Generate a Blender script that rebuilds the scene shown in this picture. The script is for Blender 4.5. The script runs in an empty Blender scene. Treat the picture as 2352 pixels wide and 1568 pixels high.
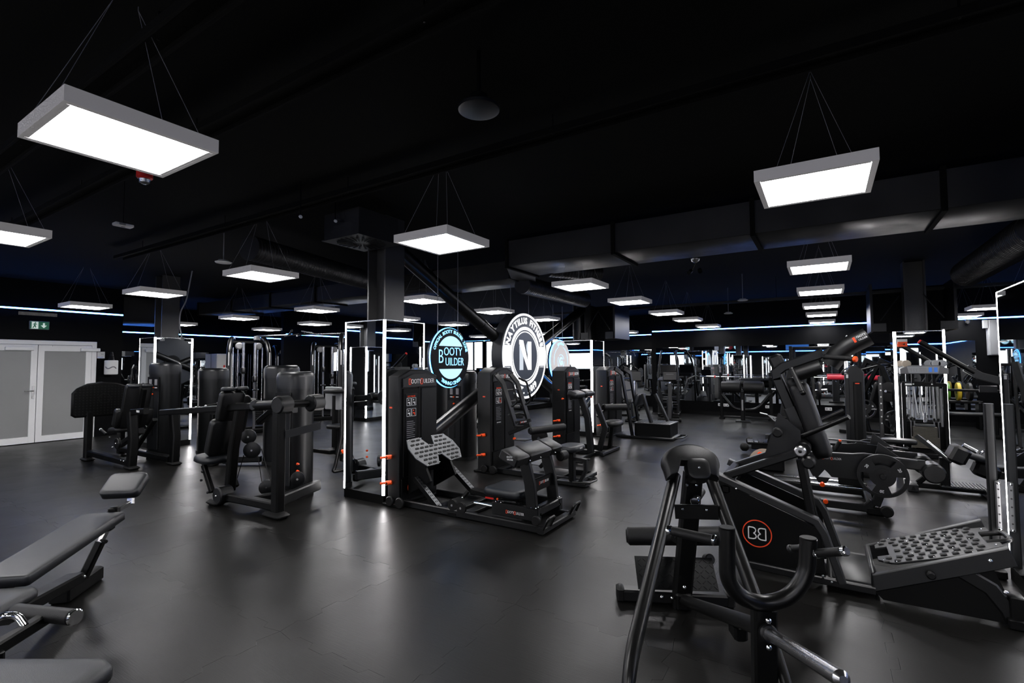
import bpy, math, random
from mathutils import Vector, Matrix
R = math.radians
V = Vector
random.seed(7)
SC = bpy.context.scene
COL = SC.collection

# ------------------------------------------------------------------ camera, world, exposure
IMW, IMH, FPX = 2352, 1568, 1134.54
YAW, PITCH, ROLL, CZ = R(32.253), R(2.6924), R(-0.3191), 1.55
_fw = V((-math.sin(YAW), math.cos(YAW), 0)); _rt = V((math.cos(YAW), math.sin(YAW), 0)); _up = V((0, 0, 1))
_d = _fw*math.cos(PITCH) + _up*math.sin(PITCH); _u = _up*math.cos(PITCH) - _fw*math.sin(PITCH)
_r3 = _rt*math.cos(ROLL) + _u*math.sin(ROLL); _u3 = _u*math.cos(ROLL) - _rt*math.sin(ROLL)
CAM = V((0, 0, CZ))
cam = bpy.data.cameras.new('camera'); cam.sensor_width = 36; cam.lens = FPX*36/IMW; cam.clip_start = .05
co = bpy.data.objects.new('camera', cam); COL.objects.link(co); SC.camera = co
m = Matrix((_r3, _u3, -_d)).transposed().to_4x4(); m.translation = CAM; co.matrix_world = m

wd = bpy.data.worlds.new('world'); SC.world = wd; wd.use_nodes = True
wd.node_tree.nodes['Background'].inputs[0].default_value = (.02, .022, .026, 1)
wd.node_tree.nodes['Background'].inputs[1].default_value = .15
vs = SC.view_settings; vs.view_transform = 'Standard'; vs.look = 'None'; vs.gamma = 1; vs.use_curve_mapping = False
vs.exposure = 0.0
SC.cycles.max_bounces = 5; SC.cycles.diffuse_bounces = 2; SC.cycles.glossy_bounces = 5; SC.cycles.transmission_bounces = 0; SC.cycles.volume_bounces = 0
SC.cycles.use_adaptive_sampling = True; SC.cycles.adaptive_threshold = .05; SC.cycles.use_light_tree = False
SC.cycles.caustics_reflective = False; SC.cycles.caustics_refractive = False
SC.cycles.sample_clamp_indirect = 3.0
LAMP_E, LED_E, BLUE_E = 34.0, 26.0, 20.0

# rays of the calibrated camera: points of the place from where they stand
def ray(px, py): return _r3*(px-IMW/2) + _u3*(IMH/2-py) + _d*FPX
def fz(px, py, z=0): v = ray(px, py); return CAM + v*((z-CZ)/v.z)
def ay(px, py, y): v = ray(px, py); return CAM + v*(y/v.y)
def ax(px, py, x): v = ray(px, py); return CAM + v*(x/v.x)
def dp(px, py, d): v = ray(px, py); return CAM + v*(d/FPX)

# ------------------------------------------------------------------ materials
MATS = {}
def mat(name, col=(.5, .5, .5), rough=.5, metal=0., spec=.5, emit=None, es=0., bump=0., bscale=200., var=0., vscale=6., trans=0., coat=0., rvar=0.):
    m = bpy.data.materials.new(name); m.use_nodes = True; nt = m.node_tree; b = nt.nodes['Principled BSDF']
    b.inputs['Base Color'].default_value = (*col, 1); b.inputs['Roughness'].default_value = rough
    b.inputs['Metallic'].default_value = metal; b.inputs['Specular IOR Level'].default_value = spec
    if trans: b.inputs['Transmission Weight'].default_value = trans
    if coat: b.inputs['Coat Weight'].default_value = coat; b.inputs['Coat Roughness'].default_value = .15
    if emit: b.inputs['Emission Color'].default_value = (*emit, 1); b.inputs['Emission Strength'].default_value = es
    tc = nt.nodes.new('ShaderNodeTexCoord')
    if bump:
        n = nt.nodes.new('ShaderNodeTexNoise'); n.inputs['Scale'].default_value = bscale; n.inputs['Detail'].default_value = 3
        nt.links.new(tc.outputs['Object'], n.inputs['Vector'])
        bp = nt.nodes.new('ShaderNodeBump'); bp.inputs['Strength'].default_value = bump; bp.inputs['Distance'].default_value = .004
        nt.links.new(n.outputs['Fac'], bp.inputs['Height']); nt.links.new(bp.outputs['Normal'], b.inputs['Normal'])
    n = nt.nodes.new('ShaderNodeTexNoise'); n.inputs['Scale'].default_value = vscale; n.inputs['Detail'].default_value = 4
    nt.links.new(tc.outputs['Object'], n.inputs['Vector'])
    if var and not emit:
        mx = nt.nodes.new('ShaderNodeMix'); mx.data_type = 'RGBA'
        mx.inputs[6].default_value = (*[c*(1-var) for c in col], 1); mx.inputs[7].default_value = (*[c*(1+var) for c in col], 1)
        nt.links.new(n.outputs['Fac'], mx.inputs[0]); nt.links.new(mx.outputs[2], b.inputs['Base Color'])
    if rvar:
        mr = nt.nodes.new('ShaderNodeMapRange'); mr.inputs['From Min'].default_value = .3; mr.inputs['From Max'].default_value = .7
        mr.inputs['To Min'].default_value = rough-rvar; mr.inputs['To Max'].default_value = rough+rvar
        nt.links.new(n.outputs['Fac'], mr.inputs['Value']); nt.links.new(mr.outputs['Result'], b.inputs['Roughness'])
    if emit and es < 3: m.cycles.emission_sampling = 'NONE'
    MATS[name] = m
    return m
mat('rubber_floor', (.034, .034, .034), .40, spec=.22)
mat('black_wall', (.0013, .0014, .0019), .55, spec=.08, var=.25, vscale=2, bump=.15, bscale=60)
mat('black_ceiling', (.0030, .0030, .0026), .9, spec=.1, var=.3, vscale=3)
mat('black_duct', (.020, .020, .0215), .40, metal=.3, var=.3, vscale=2.5, rvar=.08)
mat('steel_column', (.05, .05, .051), .36, bump=.5, bscale=90)
mat('frame_black', (.0016, .0017, .0017), .40, spec=.17, bump=.08, bscale=500, var=.15, rvar=.05)
mat('frame_satin', (.0040, .0043, .0047), .36, spec=.32, var=.12)
mat('frame_grey', (.015, .0155, .0165), .40, spec=.36, var=.1)
mat('tube_gloss', (.003, .003, .003), .32, spec=.4, var=.1)
mat('upholstery', (.0030, .0031, .0034), .40, spec=.38, bump=.22, bscale=420, var=.15, vscale=9)
mat('upholstery_blue', (.0068, .0082, .0108), .40, spec=.5, bump=.2, bscale=420, var=.15, vscale=9)
mat('foam', (.0055, .0055, .0058), .5, spec=.3, bump=.2, bscale=300, var=.1)
mat('rubber', (.0035, .0035, .0035), .55, spec=.25, var=.2)
mat('stud_rubber', (.0125, .0125, .013), .5, spec=.3, var=.1)
mat('plate_metal', (.10, .103, .108), .42, metal=.75, var=.08, vscale=14)
mat('chrome', (.75, .75, .76), .13, metal=1., var=.04)
mat('steel_bright', (.55, .55, .56), .25, metal=1., var=.05)
mat('cast_iron', (.0036, .0036, .0038), .42, spec=.35, bump=.3, bscale=150, var=.2)
mat('stack_plate', (.13, .12, .10), .42, metal=.6, var=.2, vscale=20)
mat('shroud', (.0036, .0040, .0045), .36, spec=.32, bump=.1, bscale=300, var=.1)
mat('shroud_panel', (.0068, .0076, .009), .36, spec=.38, bump=.1, bscale=300, var=.08)
mat('orange', (1.0, .085, .006), .38, var=.05)
mat('red', (.65, .02, .015), .4, var=.06)
mat('pink_red', (.75, .03, .06), .5, var=.06)
mat('white_paint', (.84, .85, .86), .45, var=.03)
mat('white_plastic', (.7, .7, .7), .5, var=.03)
mat('door_glass', (.26, .265, .265), .36, var=.12, vscale=1.2, bump=.05, bscale=600)
mat('mirror', (.80, .83, .85), .012, metal=1., var=.01)
mat('lamp_frame_glow', (.55, .54, .55), .5, emit=(1, .97, .98), es=.085)  # faint emission put in for the light on the housing sides
mat('lamp_face', (.9, .9, .9), .5, emit=(1, .985, .99), es=LAMP_E)
mat('led_white', (.9, .9, .9), .5, emit=(1, .965, .97), es=LED_E)
mat('led_blue', (.4, .6, .9), .5, emit=(.07, .25, 1.0), es=BLUE_E)
mat('led_cyan', (.4, .6, .9), .5, emit=(.22, .62, 1.0), es=1.7)
mat('led_cyan_soft', (.4, .6, .9), .5, emit=(.5, .85, 1.0), es=.85)
mat('halo_blue', (.3, .5, .9), .5, emit=(.05, .30, 1.0), es=11)
mat('steel_dull', (.22, .22, .225), .42, metal=.9, var=.08)
mat('sign_white', (.6, .6, .6), .5, emit=(1, .99, 1), es=.92)
mat('sign_grey', (.5, .55, .6), .5, emit=(.62, .68, .74), es=.55)
mat('sign_dark', (.012, .015, .022), .3, emit=(.055, .065, .085), es=.55)
mat('sign_black', (.002, .003, .005), .3, spec=.12, var=.1)
mat('sign_rim', (.015, .017, .022), .4, var=.1)
mat('g_face', (.4, .38, .37), .5, emit=(.52, .50, .50), es=.62)
mat('exit_green', (.02, .12, .07), .5, emit=(.02, .13, .075), es=.35)
mat('exit_white', (.6, .7, .65), .5, emit=(.75, .9, .85), es=.5)
mat('window_glow', (.8, .85, .9), .3, emit=(.93, .97, 1), es=2.6)
mat('screen', (.003, .003, .004), .35, spec=.25, var=.1)
mat('screen_blue', (.02, .06, .2), .2, emit=(.04, .16, .55), es=.7)
mat('print_white', (.78, .78, .78), .6, var=.04)
mat('print_orange', (.9, .07, .015), .5, var=.04)
mat('print_grey', (.20, .20, .21), .6, var=.05)
mat('yellow', (.65, .45, .03), .5, var=.05)
mat('green', (.10, .30, .03), .5, var=.05)
mat('mesh_net', (.16, .16, .17), .7, bump=.8, bscale=60, var=.5, vscale=70)
mat('cable', (.25, .25, .26), .4, var=.05)
mat('grey_plastic', (.14, .14, .145), .45, var=.06)
mat('light_panel', (.32, .33, .34), .45, var=.05)
mat('tan_pad', (.45, .38, .30), .6, var=.06)
# rubber floor gets a streaked, speckled grain of its own
def floor_nodes():
    m = MATS['rubber_floor']; nt = m.node_tree; b = nt.nodes['Principled BSDF']
    tc = nt.nodes['Texture Coordinate']; oi = nt.nodes.new('ShaderNodeObjectInfo')
    mp = nt.nodes.new('ShaderNodeMapping'); mp.inputs['Scale'].default_value = (1.2, 22, 1)
    nt.links.new(tc.outputs['Object'], mp.inputs['Vector'])
    n1 = nt.nodes.new('ShaderNodeTexNoise'); n1.inputs['Scale'].default_value = 7; n1.inputs['Detail'].default_value = 5
    nt.links.new(mp.outputs[0], n1.inputs['Vector'])
    n2 = nt.nodes.new('ShaderNodeTexNoise'); n2.inputs['Scale'].default_value = 240; n2.inputs['Detail'].default_value = 2
    nt.links.new(tc.outputs['Object'], n2.inputs['Vector'])
    n3 = nt.nodes.new('ShaderNodeTexNoise'); n3.inputs['Scale'].default_value = 1.3; n3.inputs['Detail'].default_value = 6
    nt.links.new(tc.outputs['Object'], n3.inputs['Vector'])
    def math_(op, a, bb):
        q = nt.nodes.new('ShaderNodeMath'); q.operation = op
        for i, x in enumerate((a, bb)):
            if isinstance(x, (int, float)): q.inputs[i].default_value = x
            else: nt.links.new(x, q.inputs[i])
        return q.outputs[0]
    s = math_('ADD', math_('MULTIPLY', n1.outputs['Fac'], .5), math_('MULTIPLY', n2.outputs['Fac'], .35))
    s = math_('ADD', s, math_('MULTIPLY', n3.outputs['Fac'], .45))
    s = math_('ADD', s, math_('MULTIPLY', oi.outputs['Random'], .22))
    cr = nt.nodes.new('ShaderNodeMapRange'); nt.links.new(s, cr.inputs['Value'])
    cr.inputs['From Min'].default_value = .45; cr.inputs['From Max'].default_value = 1.05; cr.inputs['To Min'].default_value = .35; cr.inputs['To Max'].default_value = 1.8
    vm = nt.nodes.new('ShaderNodeVectorMath'); vm.operation = 'SCALE'; vm.inputs[0].default_value = (.0064, .0062, .0058)
    nt.links.new(cr.outputs['Result'], vm.inputs['Scale']); nt.links.new(vm.outputs[0], b.inputs['Base Color'])
    rr = nt.nodes.new('ShaderNodeMapRange'); nt.links.new(n3.outputs['Fac'], rr.inputs['Value'])
    rr.inputs['From Min'].default_value = .3; rr.inputs['From Max'].default_value = .7; rr.inputs['To Min'].default_value = .29; rr.inputs['To Max'].default_value = .42
    nt.links.new(rr.outputs['Result'], b.inputs['Roughness'])
    bp = nt.nodes.new('ShaderNodeBump'); bp.inputs['Strength'].default_value = .45; bp.inputs['Distance'].default_value = .002
    nt.links.new(s, bp.inputs['Height']); nt.links.new(bp.outputs['Normal'], b.inputs['Normal'])
floor_nodes()

# ------------------------------------------------------------------ mesh helpers
def frame_of(axis, up=None):
    z = V(axis).normalized()
    up = V(up) if up is not None else V((0, 0, 1))
    if abs(z.dot(up.normalized())) > .98: up = V((0, 1, 0)) if abs(z.y) < .9 else V((1, 0, 0))
    x = up.cross(z).normalized(); y = z.cross(x).normalized()
    return x, y, z
class G:
    def __init__(s): s.v = []; s.f = []
    def add(s, vs, fs):
        b = len(s.v); s.v += [V(q) for q in vs]; s.f += [tuple(i+b for i in f) for f in fs]; return s
    def rings(s, rs, cap=True, closed=False):
        n = len(rs[0]); vs = [q for r in rs for q in r]; fs = []
        for k in range(len(rs)-1 + (1 if closed else 0)):
            a = k*n; b = ((k+1) % len(rs))*n
            for i in range(n):
                j = (i+1) % n; fs.append((a+i, a+j, b+j, b+i))
        if cap and not closed:
            fs.append(tuple(range(n-1, -1, -1))); fs.append(tuple(range((len(rs)-1)*n, len(rs)*n)))
        return s.add(vs, fs)
    def box(s, c, size, rz=0, bev=0, rot=None):
        c = V(c); hx, hy, hz = [q/2 for q in size]
        M = rot if rot is not None else Matrix.Rotation(rz, 3, 'Z')
        if not bev:
            vs = [c + M @ V((x*hx, y*hy, z*hz)) for z in (-1, 1) for x, y in ((-1, -1), (1, -1), (1, 1), (-1, 1))]
            return s.add(vs, [(3, 2, 1, 0), (4, 5, 6, 7), (0, 1, 5, 4), (1, 2, 6, 5), (2, 3, 7, 6), (3, 0, 4, 7)])
        b = min(bev, hx*.95, hy*.95, hz*.95); rs = []
        for z, ins in ((-hz, b), (-hz+b, 0), (hz-b, 0), (hz, b)):
            X, Y = hx-ins, hy-ins
            pts = [(-X+b, -Y), (X-b, -Y), (X, -Y+b), (X, Y-b), (X-b, Y), (-X+b, Y), (-X, Y-b), (-X, -Y+b)]
            rs.append([c + M @ V((p[0], p[1], z)) for p in pts])
        return s.rings(rs)
    def beam(s, p0, p1, w, h=None, up=None, ch=.16, p_up=None):
        p0, p1 = V(p0), V(p1); h = h or w; x, y, z = frame_of(p1-p0, up)
        c = min(w, h)*ch; X, Y = w/2, h/2
        pts = [(-X+c, -Y), (X-c, -Y), (X, -Y+c), (X, Y-c), (X-c, Y), (-X+c, Y), (-X, Y-c), (-X, -Y+c)]
        return s.rings([[p + x*a + y*b for a, b in pts] for p in (p0, p1)])
    def path(s, pts, w, h=None, side=(0, 1, 0), ch=.14):
        """rectangular section swept along a polyline that lies in the plane normal to side (mitred)"""
        pts = [V(p) for p in pts]; h = h or w; sd = V(side).normalized(); c = min(w, h)*ch; X, Y = w/2, h/2
        sec = [(-X+c, -Y), (X-c, -Y), (X, -Y+c), (X, Y-c), (X-c, Y), (-X+c, Y), (-X, Y-c), (-X, -Y+c)]; rs = []
        for i, p in enumerate(pts):
            d0 = (p-pts[i-1]).normalized() if i else None; d1 = (pts[i+1]-p).normalized() if i < len(pts)-1 else None
            d = ((d0 or d1)+(d1 or d0)).normalized(); nrm = d.cross(sd).normalized()
            k = 1/max(.35, (d0 or d1).dot(d))
            rs.append([p + sd*a + nrm*(b*k) for a, b in sec])
        return s.rings(rs)
    def tube(s, pts, r, n=10, fil=0, cap=True, r2=None):
        pts = [V(p) for p in pts]
        if fil:
            out = [pts[0]]
            for i in range(1, len(pts)-1):
                a, p, b = pts[i-1], pts[i], pts[i+1]
                f = min(fil, (a-p).length*.48, (b-p).length*.48); A = p+(a-p).normalized()*f; B = p+(b-p).normalized()*f
                for k in range(7):
                    t = k/6; out.append(A*(1-t)**2 + p*2*t*(1-t) + B*t*t)
            out.append(pts[-1]); pts = out
        rs = []; x = None
        for i, p in enumerate(pts):
            d = (pts[min(i+1, len(pts)-1)]-pts[max(i-1, 0)]).normalized()
            if x is None: x, y, _ = frame_of(d)
            else:
                x = (x - d*x.dot(d)).normalized()
            y = d.cross(x); rr = r if r2 is None else r+(r2-r)*i/(len(pts)-1)
            rs.append([p + (x*math.cos(2*math.pi*k/n)+y*math.sin(2*math.pi*k/n))*rr for k in range(n)])
        return s.rings(rs, cap=cap)
    def cyl(s, p0, p1, r, n=20, bev=0):
        p0, p1 = V(p0), V(p1); L = (p1-p0).length
        b = min(bev, L*.45, r*.9)
        return s.lathe(p0, p1-p0, [(0, r-b), (b, r), (L-b, r), (L, r-b)] if b else [(0, r), (L, r)], n)
    def lathe(s, p0, axis, prof, n=20, cap=True):
        x, y, z = frame_of(axis); p0 = V(p0)
        return s.rings([[p0 + z*t + (x*math.cos(2*math.pi*k/n)+y*math.sin(2*math.pi*k/n))*r for k in range(n)] for t, r in prof], cap=cap)
    def ball(s, c, r, n=8, sq=(1, 1, 1)):
        c = V(c); rs = []
        for i in range(1, 6):
            a = math.pi*i/6; rs.append([c + V((math.sin(a)*math.cos(2*math.pi*k/n)*r*sq[0], math.sin(a)*math.sin(2*math.pi*k/n)*r*sq[1], -math.cos(a)*r*sq[2])) for k in range(n)])
        return s.rings(rs)
    def prism(s, poly, vec, bev=0):
        """extrude a planar polygon by vec; bev insets the two faces a little so the edge catches light"""
        poly = [V(p) for p in poly]; vec = V(vec); n = len(poly)
        if not bev: return s.rings([poly, [p+vec for p in poly]])
        nz = vec.normalized(); ins = []
        nrm = V((0, 0, 0))
        for i in range(n): nrm += (poly[i]).cross(poly[(i+1) % n])
        sg = 1 if nrm.dot(nz) > 0 else -1
        for i in range(n):
            d0 = (poly[i]-poly[i-1]).normalized(); d1 = (poly[(i+1) % n]-poly[i]).normalized()
            n0 = nz.cross(d0)*sg; n1 = nz.cross(d1)*sg; q = n0+n1
            q = q/max(.3, 1+n0.dot(n1)); ins.append(poly[i]+q*bev)
        bz = nz*min(bev, vec.length*.45)
        return s.rings([ins, [p+bz for p in poly], [p+vec-bz for p in poly], [p+vec for p in ins]])
    def pad(s, o, x, y, L, W, T, rc=.05, re=.02, nseg=5, outline=None):
        """upholstered pad: o centre of its underside, x / y in-plane axes, thickness along x cross y"""
        o, x, y = V(o), V(x).normalized(), V(y).normalized(); z = x.cross(y).normalized(); y = z.cross(x)
        def ring(ins, h):
            if outline:
                cx = sum(p[0] for p in outline)/len(outline); cy = sum(p[1] for p in outline)/len(outline)
                k = 1-ins/max(L, W)*2.2
                return [o + x*(cx+(p[0]-cx)*k) + y*(cy+(p[1]-cy)*k) + z*h for p in outline]
            X, Y = L/2-ins, W/2-ins; r = max(.004, min(rc, X*.98, Y*.98)-ins*.4); pts = []
            for cx, cy, a0 in ((X-r, Y-r, 0), (-X+r, Y-r, 90), (-X+r, -Y+r, 180), (X-r, -Y+r, 270)):
                for k in range(nseg+1):
                    a = R(a0+90*k/nseg); pts.append((cx+r*math.cos(a), cy+r*math.sin(a)))
            return [o + x*p[0] + y*p[1] + z*h for p in pts]
        e = min(re, T*.48)
        return s.rings([ring(e*.6, 0), ring(0, e*.5), ring(0, T-e), ring(e*.3, T-e*.35), ring(e, T-.001), ring(e*2.2, T)])

ORG = {}
def base(name, loc=(0, 0, 0), label=None, cat=None, group=None, kind=None):
    o = bpy.data.objects.new(name, None); COL.objects.link(o); o.location = loc; o.empty_display_size = .1
    ORG[o.name] = V(loc); tag(o, label, cat, group, kind); return o
def tag(o, label=None, cat=None, group=None, kind=None):
    if label: o['label'] = label
    if cat: o['category'] = cat
    if group: o['group'] = group
    if kind: o['kind'] = kind
    return o
def to_mesh(name, g, material, off=V((0, 0, 0)), ang=38, flat=False):
    me = bpy.data.meshes.new(name); me.from_pydata([tuple(q-off) for q in g.v], [], g.f)
    for mm in (material if isinstance(material, (list, tuple)) else [material]): me.materials.append(MATS[mm])
    me.update()
    import bmesh
    bm = bmesh.new(); bm.from_mesh(me); bmesh.ops.recalc_face_normals(bm, faces=bm.faces); bm.to_mesh(me); bm.free()
    if not flat:
        me.polygons.foreach_set('use_smooth', [True]*len(me.polygons)); me.set_sharp_from_angle(angle=R(ang))
    return me
def mk(name, g, material, parent=None, label=None, cat=None, group=None, kind=None, loc=None, ang=38, flat=False):
    """one mesh object out of world-space geometry"""
    off = ORG[parent.name] if parent else (V(loc) if loc is not None else V((0, 0, 0)))
    o = bpy.data.objects.new(name, to_mesh(name, g, material, off, ang, flat)); COL.objects.link(o)
    if parent: o.parent = parent
    else: o.location = off
    ORG[o.name] = off; tag(o, label, cat, group, kind); return o
def mk_shared(name, me, parent, pos, rot=None):
    """a piece that shares mesh data with its likes; pos is in world space"""
    o = bpy.data.objects.new(name, me); COL.objects.link(o); o.parent = parent
    o.location = V(pos)-ORG[parent.name]
    if rot is not None: o.rotation_euler = rot
    ORG[o.name] = V(pos); return o
def copy_tree(o, loc=None, rz=None, parent=None, **props):
    c = o.copy(); COL.objects.link(c); c.parent = parent
    if loc is not None: c.location = loc
    if rz is not None: c.rotation_euler = (0, 0, rz)
    for k, v_ in props.items(): c[k] = v_
    for ch in list(o.children): copy_tree(ch, parent=c)
    return c
# lettering -------------------------------------------------------------------
_TX = {}
def text_mesh(s, size=1., bold=0., ext=.002):
    key = (s, round(size, 4), bold, ext)
    if key not in _TX:
        cu = bpy.data.curves.new('lettering', 'FONT'); cu.body = s; cu.size = size; cu.offset = bold; cu.extrude = ext; cu.resolution_u = 3
        cu.align_x = 'CENTER'; cu.align_y = 'CENTER'
        o = bpy.data.objects.new('lettering', cu); me = bpy.data.meshes.new_from_object(o)
        _TX[key] = ([v_.co.copy() for v_ in me.vertices], [tuple(p.vertices) for p in me.polygons])
        bpy.data.objects.remove(o); bpy.data.curves.remove(cu); bpy.data.meshes.remove(me)
    return _TX[key]
def put_text(g, s, o, x, y, size, bold=0., ext=.002, sx=1., width=None):
    vs_, fs_ = text_mesh(s, size, bold, ext)
    if not vs_: return g
    x, y = V(x).normalized(), V(y).normalized(); z = x.cross(y); o = V(o)
    if width:
        w0 = max(q.x for q in vs_)-min(q.x for q in vs_); sx = width/w0
    return g.add([o + x*(q.x*sx) + y*q.y + z*q.z for q in vs_], fs_)
def arc_text(g, s, c, x, y, rad, a0, a1, size, bold=0., ext=.002, inward=False):
    """letters set along an arc from angle a0 to a1 (degrees, in the x/y plane)"""
    x, y, c = V(x), V(y), V(c)
    ws = []
    for ch in s:
        if ch == ' ': ws.append(size*.55); continue
        vs_, _ = text_mesh(ch, size, bold, ext); ws.append(max(q.x for q in vs_)-min(q.x for q in vs_)+size*.11)
    tot = sum(ws); t = 0
    for ch, w in zip(s, ws):
        a = R(a0+(a1-a0)*(t+w/2)/tot); t += w
        if ch == ' ': continue
        er = x*math.cos(a)+y*math.sin(a)
        if inward: xx, yy = V((0, 0, 0)) + x*(-math.sin(a)) + y*math.cos(a), er*-1
        else: xx, yy = x*math.sin(a) - y*math.cos(a), er
        put_text(g, ch, c+er*rad, xx, yy, size, bold, ext)
    return g
def ring_poly(c, x, y, r0, r1, a0=0, a1=360, n=64):
    c, x, y = V(c), V(x), V(y); out = []
    for r_ in (r1, r0):
        rr = []
        for k in range(n+1):
            a = R(a0+(a1-a0)*k/n); rr.append(c + x*(math.cos(a)*r_) + y*(math.sin(a)*r_))
        out.append(rr)
    return out
def ring_band(g, c, x, y, r0, r1, h, a0=0, a1=360, n=64):
    o, i = ring_poly(c, x, y, r0, r1, a0, a1, n); z = V(x).cross(V(y)).normalized()*h
    vs_ = o+i+[q+z for q in o]+[q+z for q in i]; N = n+1; fs_ = []
    for k in range(n):
        fs_ += [(k, k+1, N+k+1, N+k), (2*N+k, 3*N+k, 3*N+k+1, 2*N+k+1), (k, 2*N+k, 2*N+k+1, k+1), (N+k, N+k+1, 3*N+k+1, 3*N+k)]
    fs_ += [(0, N, 3*N, 2*N), (n, 2*N+n, 3*N+n, N+n)]
    return g.add(vs_, fs_)
XA, YA, ZA = V((1, 0, 0)), V((0, 1, 0)), V((0, 0, 1))

# ================================================================== the setting
XL, YB, YB2, XFL, XR, YN, ZC = -13.8, 16.05, 18.0, -17.0, 6.0, -7.0, 3.35
# floor: interlocking rubber tiles, 1 m, joints cut as jigsaw teeth
fl = mk('floor', G().box(((XFL+XR)/2, (YN+YB2)/2, -.06), (XR-XFL+.4, YB2-YN+.4, .1)), 'rubber', kind='structure', label='black rubber gym floor of interlocking tiles')
def tile_outline(gap=.0007, tab=.022):
    def edge():
        pts = []; n = 7
        for k in range(n):
            t0, t1 = k/n, (k+1)/n; h = tab if k % 2 else -tab
            pts += [(t0+(.012 if k else 0), h if k else 0), (t1-(.012 if k < n-1 else 0), h if k < n-1 else 0)]
        return pts[:-1]
    e = edge(); lo = [(t, h) for t, h in e]
    bot = [(t, h) for t, h in lo]; top = [(t, 1+h) for t, h in lo+[(1, 0)]][1:]; left = [(h, t) for t, h in lo+[(1, 0)]][1:]; right = [(1+h, t) for t, h in lo]
    p = bot + right + top[::-1] + left[::-1]
    return [(.5+(a-.5)*(1-2*gap), .5+(b-.5)*(1-2*gap)) for a, b in p]
TO = tile_outline()
def tile_geo(g, x, y):
    n = len(TO); vs_ = [V((x+a, y+b, -.0005)) for a, b in TO] + [V((x+a, y+b, -.012)) for a, b in TO]
    g.add(vs_, [tuple(range(n))] + [(i, i+n, (i+1) % n+n, (i+1) % n) for i in range(n)])
tile_me = to_mesh('tile', (lambda g: (tile_geo(g, 0, 0), g)[1])(G()), 'rubber_floor', flat=True)
TX0, TY0 = -2.74, 1.78
cells = []
for i in range(-15, 9):
    for j in range(-9, 17):
        x, y = TX0+i, TY0+j
        if x < XFL-.5 or x > XR or y > YB2 or y < YN-.9: continue
        c = V((x+.5, y+.5, 0))-CAM; dd = c.dot(_d); sx = c.dot(_r3)/max(dd, .01)
        vis = dd > .8 and abs(sx) < 1.25
        cells.append((dd if vis else 100+c.length, x, y))
cells.sort()
rest = G()
for k, (dd, x, y) in enumerate(cells):
    if k < 290: mk_shared('tile', tile_me, fl, (x, y, 0))
    else: tile_geo(rest, x, y)
mk('tile_field', rest, 'rubber_floor', fl, kind='stuff', flat=True)

mk('ceiling', G().box(((XFL+XR)/2, (YN+YB2)/2, ZC+.05), (XR-XFL+.4, YB2-YN+.4, .1)), 'black_ceiling', kind='structure', label='black painted ceiling above the hanging lamps')
def wall(name, a, b, label, t=.15, z0=0, z1=ZC, m_='black_wall', side=1):
    a, b = V((*a, 0)), V((*b, 0)); d = (b-a).normalized(); n = V((-d.y, d.x, 0))*side
    return mk(name, G().prism([a+ZA*z0, b+ZA*z0, b+ZA*z1, a+ZA*z1], n*t), m_, kind='structure', label=label)
wall('wall_left', (XL, YN), (XL, 4.87), 'black wall with the white double door')
wall('wall_far_left', (XFL, 4.87), (XFL, YB2), 'black far left wall behind the cable machines')
wall('wall_left_return', (XFL-.15, 4.87), (XL-.15, 4.87), 'black return wall beside the door wall', side=-1)
wall('wall_partition', (-14.6, 9.45), (-14.6, YB2), 'black partition wall at the far left')
wall('wall_back', (-4.75, YB), (XR+.1, YB), 'black back wall with the long mirror band', t=YB2-YB-.01)
wall('wall_back_recess', (XFL-.1, YB2), (-4.7, YB2), 'black recessed back wall with bright windows')
wall('wall_right', (XR, YN), (XR, YB2), 'black wall on the right side of the gym', side=-1)
wall('wall_behind', (XL-.1, YN), (XR+.1, YN), 'black wall behind the viewer', side=-1)

# LED lines on the walls: aluminium rail and glowing tube
def led_line(name, a, b, nrm, label, mm='led_blue', r=.016):
    a, b, nrm = V(a), V(b), V(nrm)
    t = base(name, a, label, 'led strip', 'led lines along the walls')
    mk('rail', G().beam(a-nrm*.02, b-nrm*.02, .045, .03), 'frame_black', t)
    mk('light_tube', G().tube([a, b], r, 8), mm, t)
    return t
led_line('led_line', (XL+.05, YN+.2, 2.75), (XL+.05, 4.85, 2.75), (1, 0, 0), 'blue led line on the wall above the white double door')
led_line('led_line', (XFL+.05, 4.95, 2.55), (XFL+.05, 17.9, 2.55), (1, 0, 0), 'blue led line on the far left wall behind the pull up bars')
led_line('led_line', (-14.55, 9.5, 2.57), (-14.55, 17.9, 2.57), (1, 0, 0), 'blue led line on the partition above the cable tower')
led_line('led_line', (-4.7, YB-.05, 2.6), (XR-.1, YB-.05, 2.6), (0, -1, 0), 'long blue led line above the back wall mirrors')
led_line('led_line', (-16.9, YB2-.05, 2.62), (-4.8, YB2-.05, 2.62), (0, -1, 0), 'blue led line above the windows of the recessed back wall')

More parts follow.
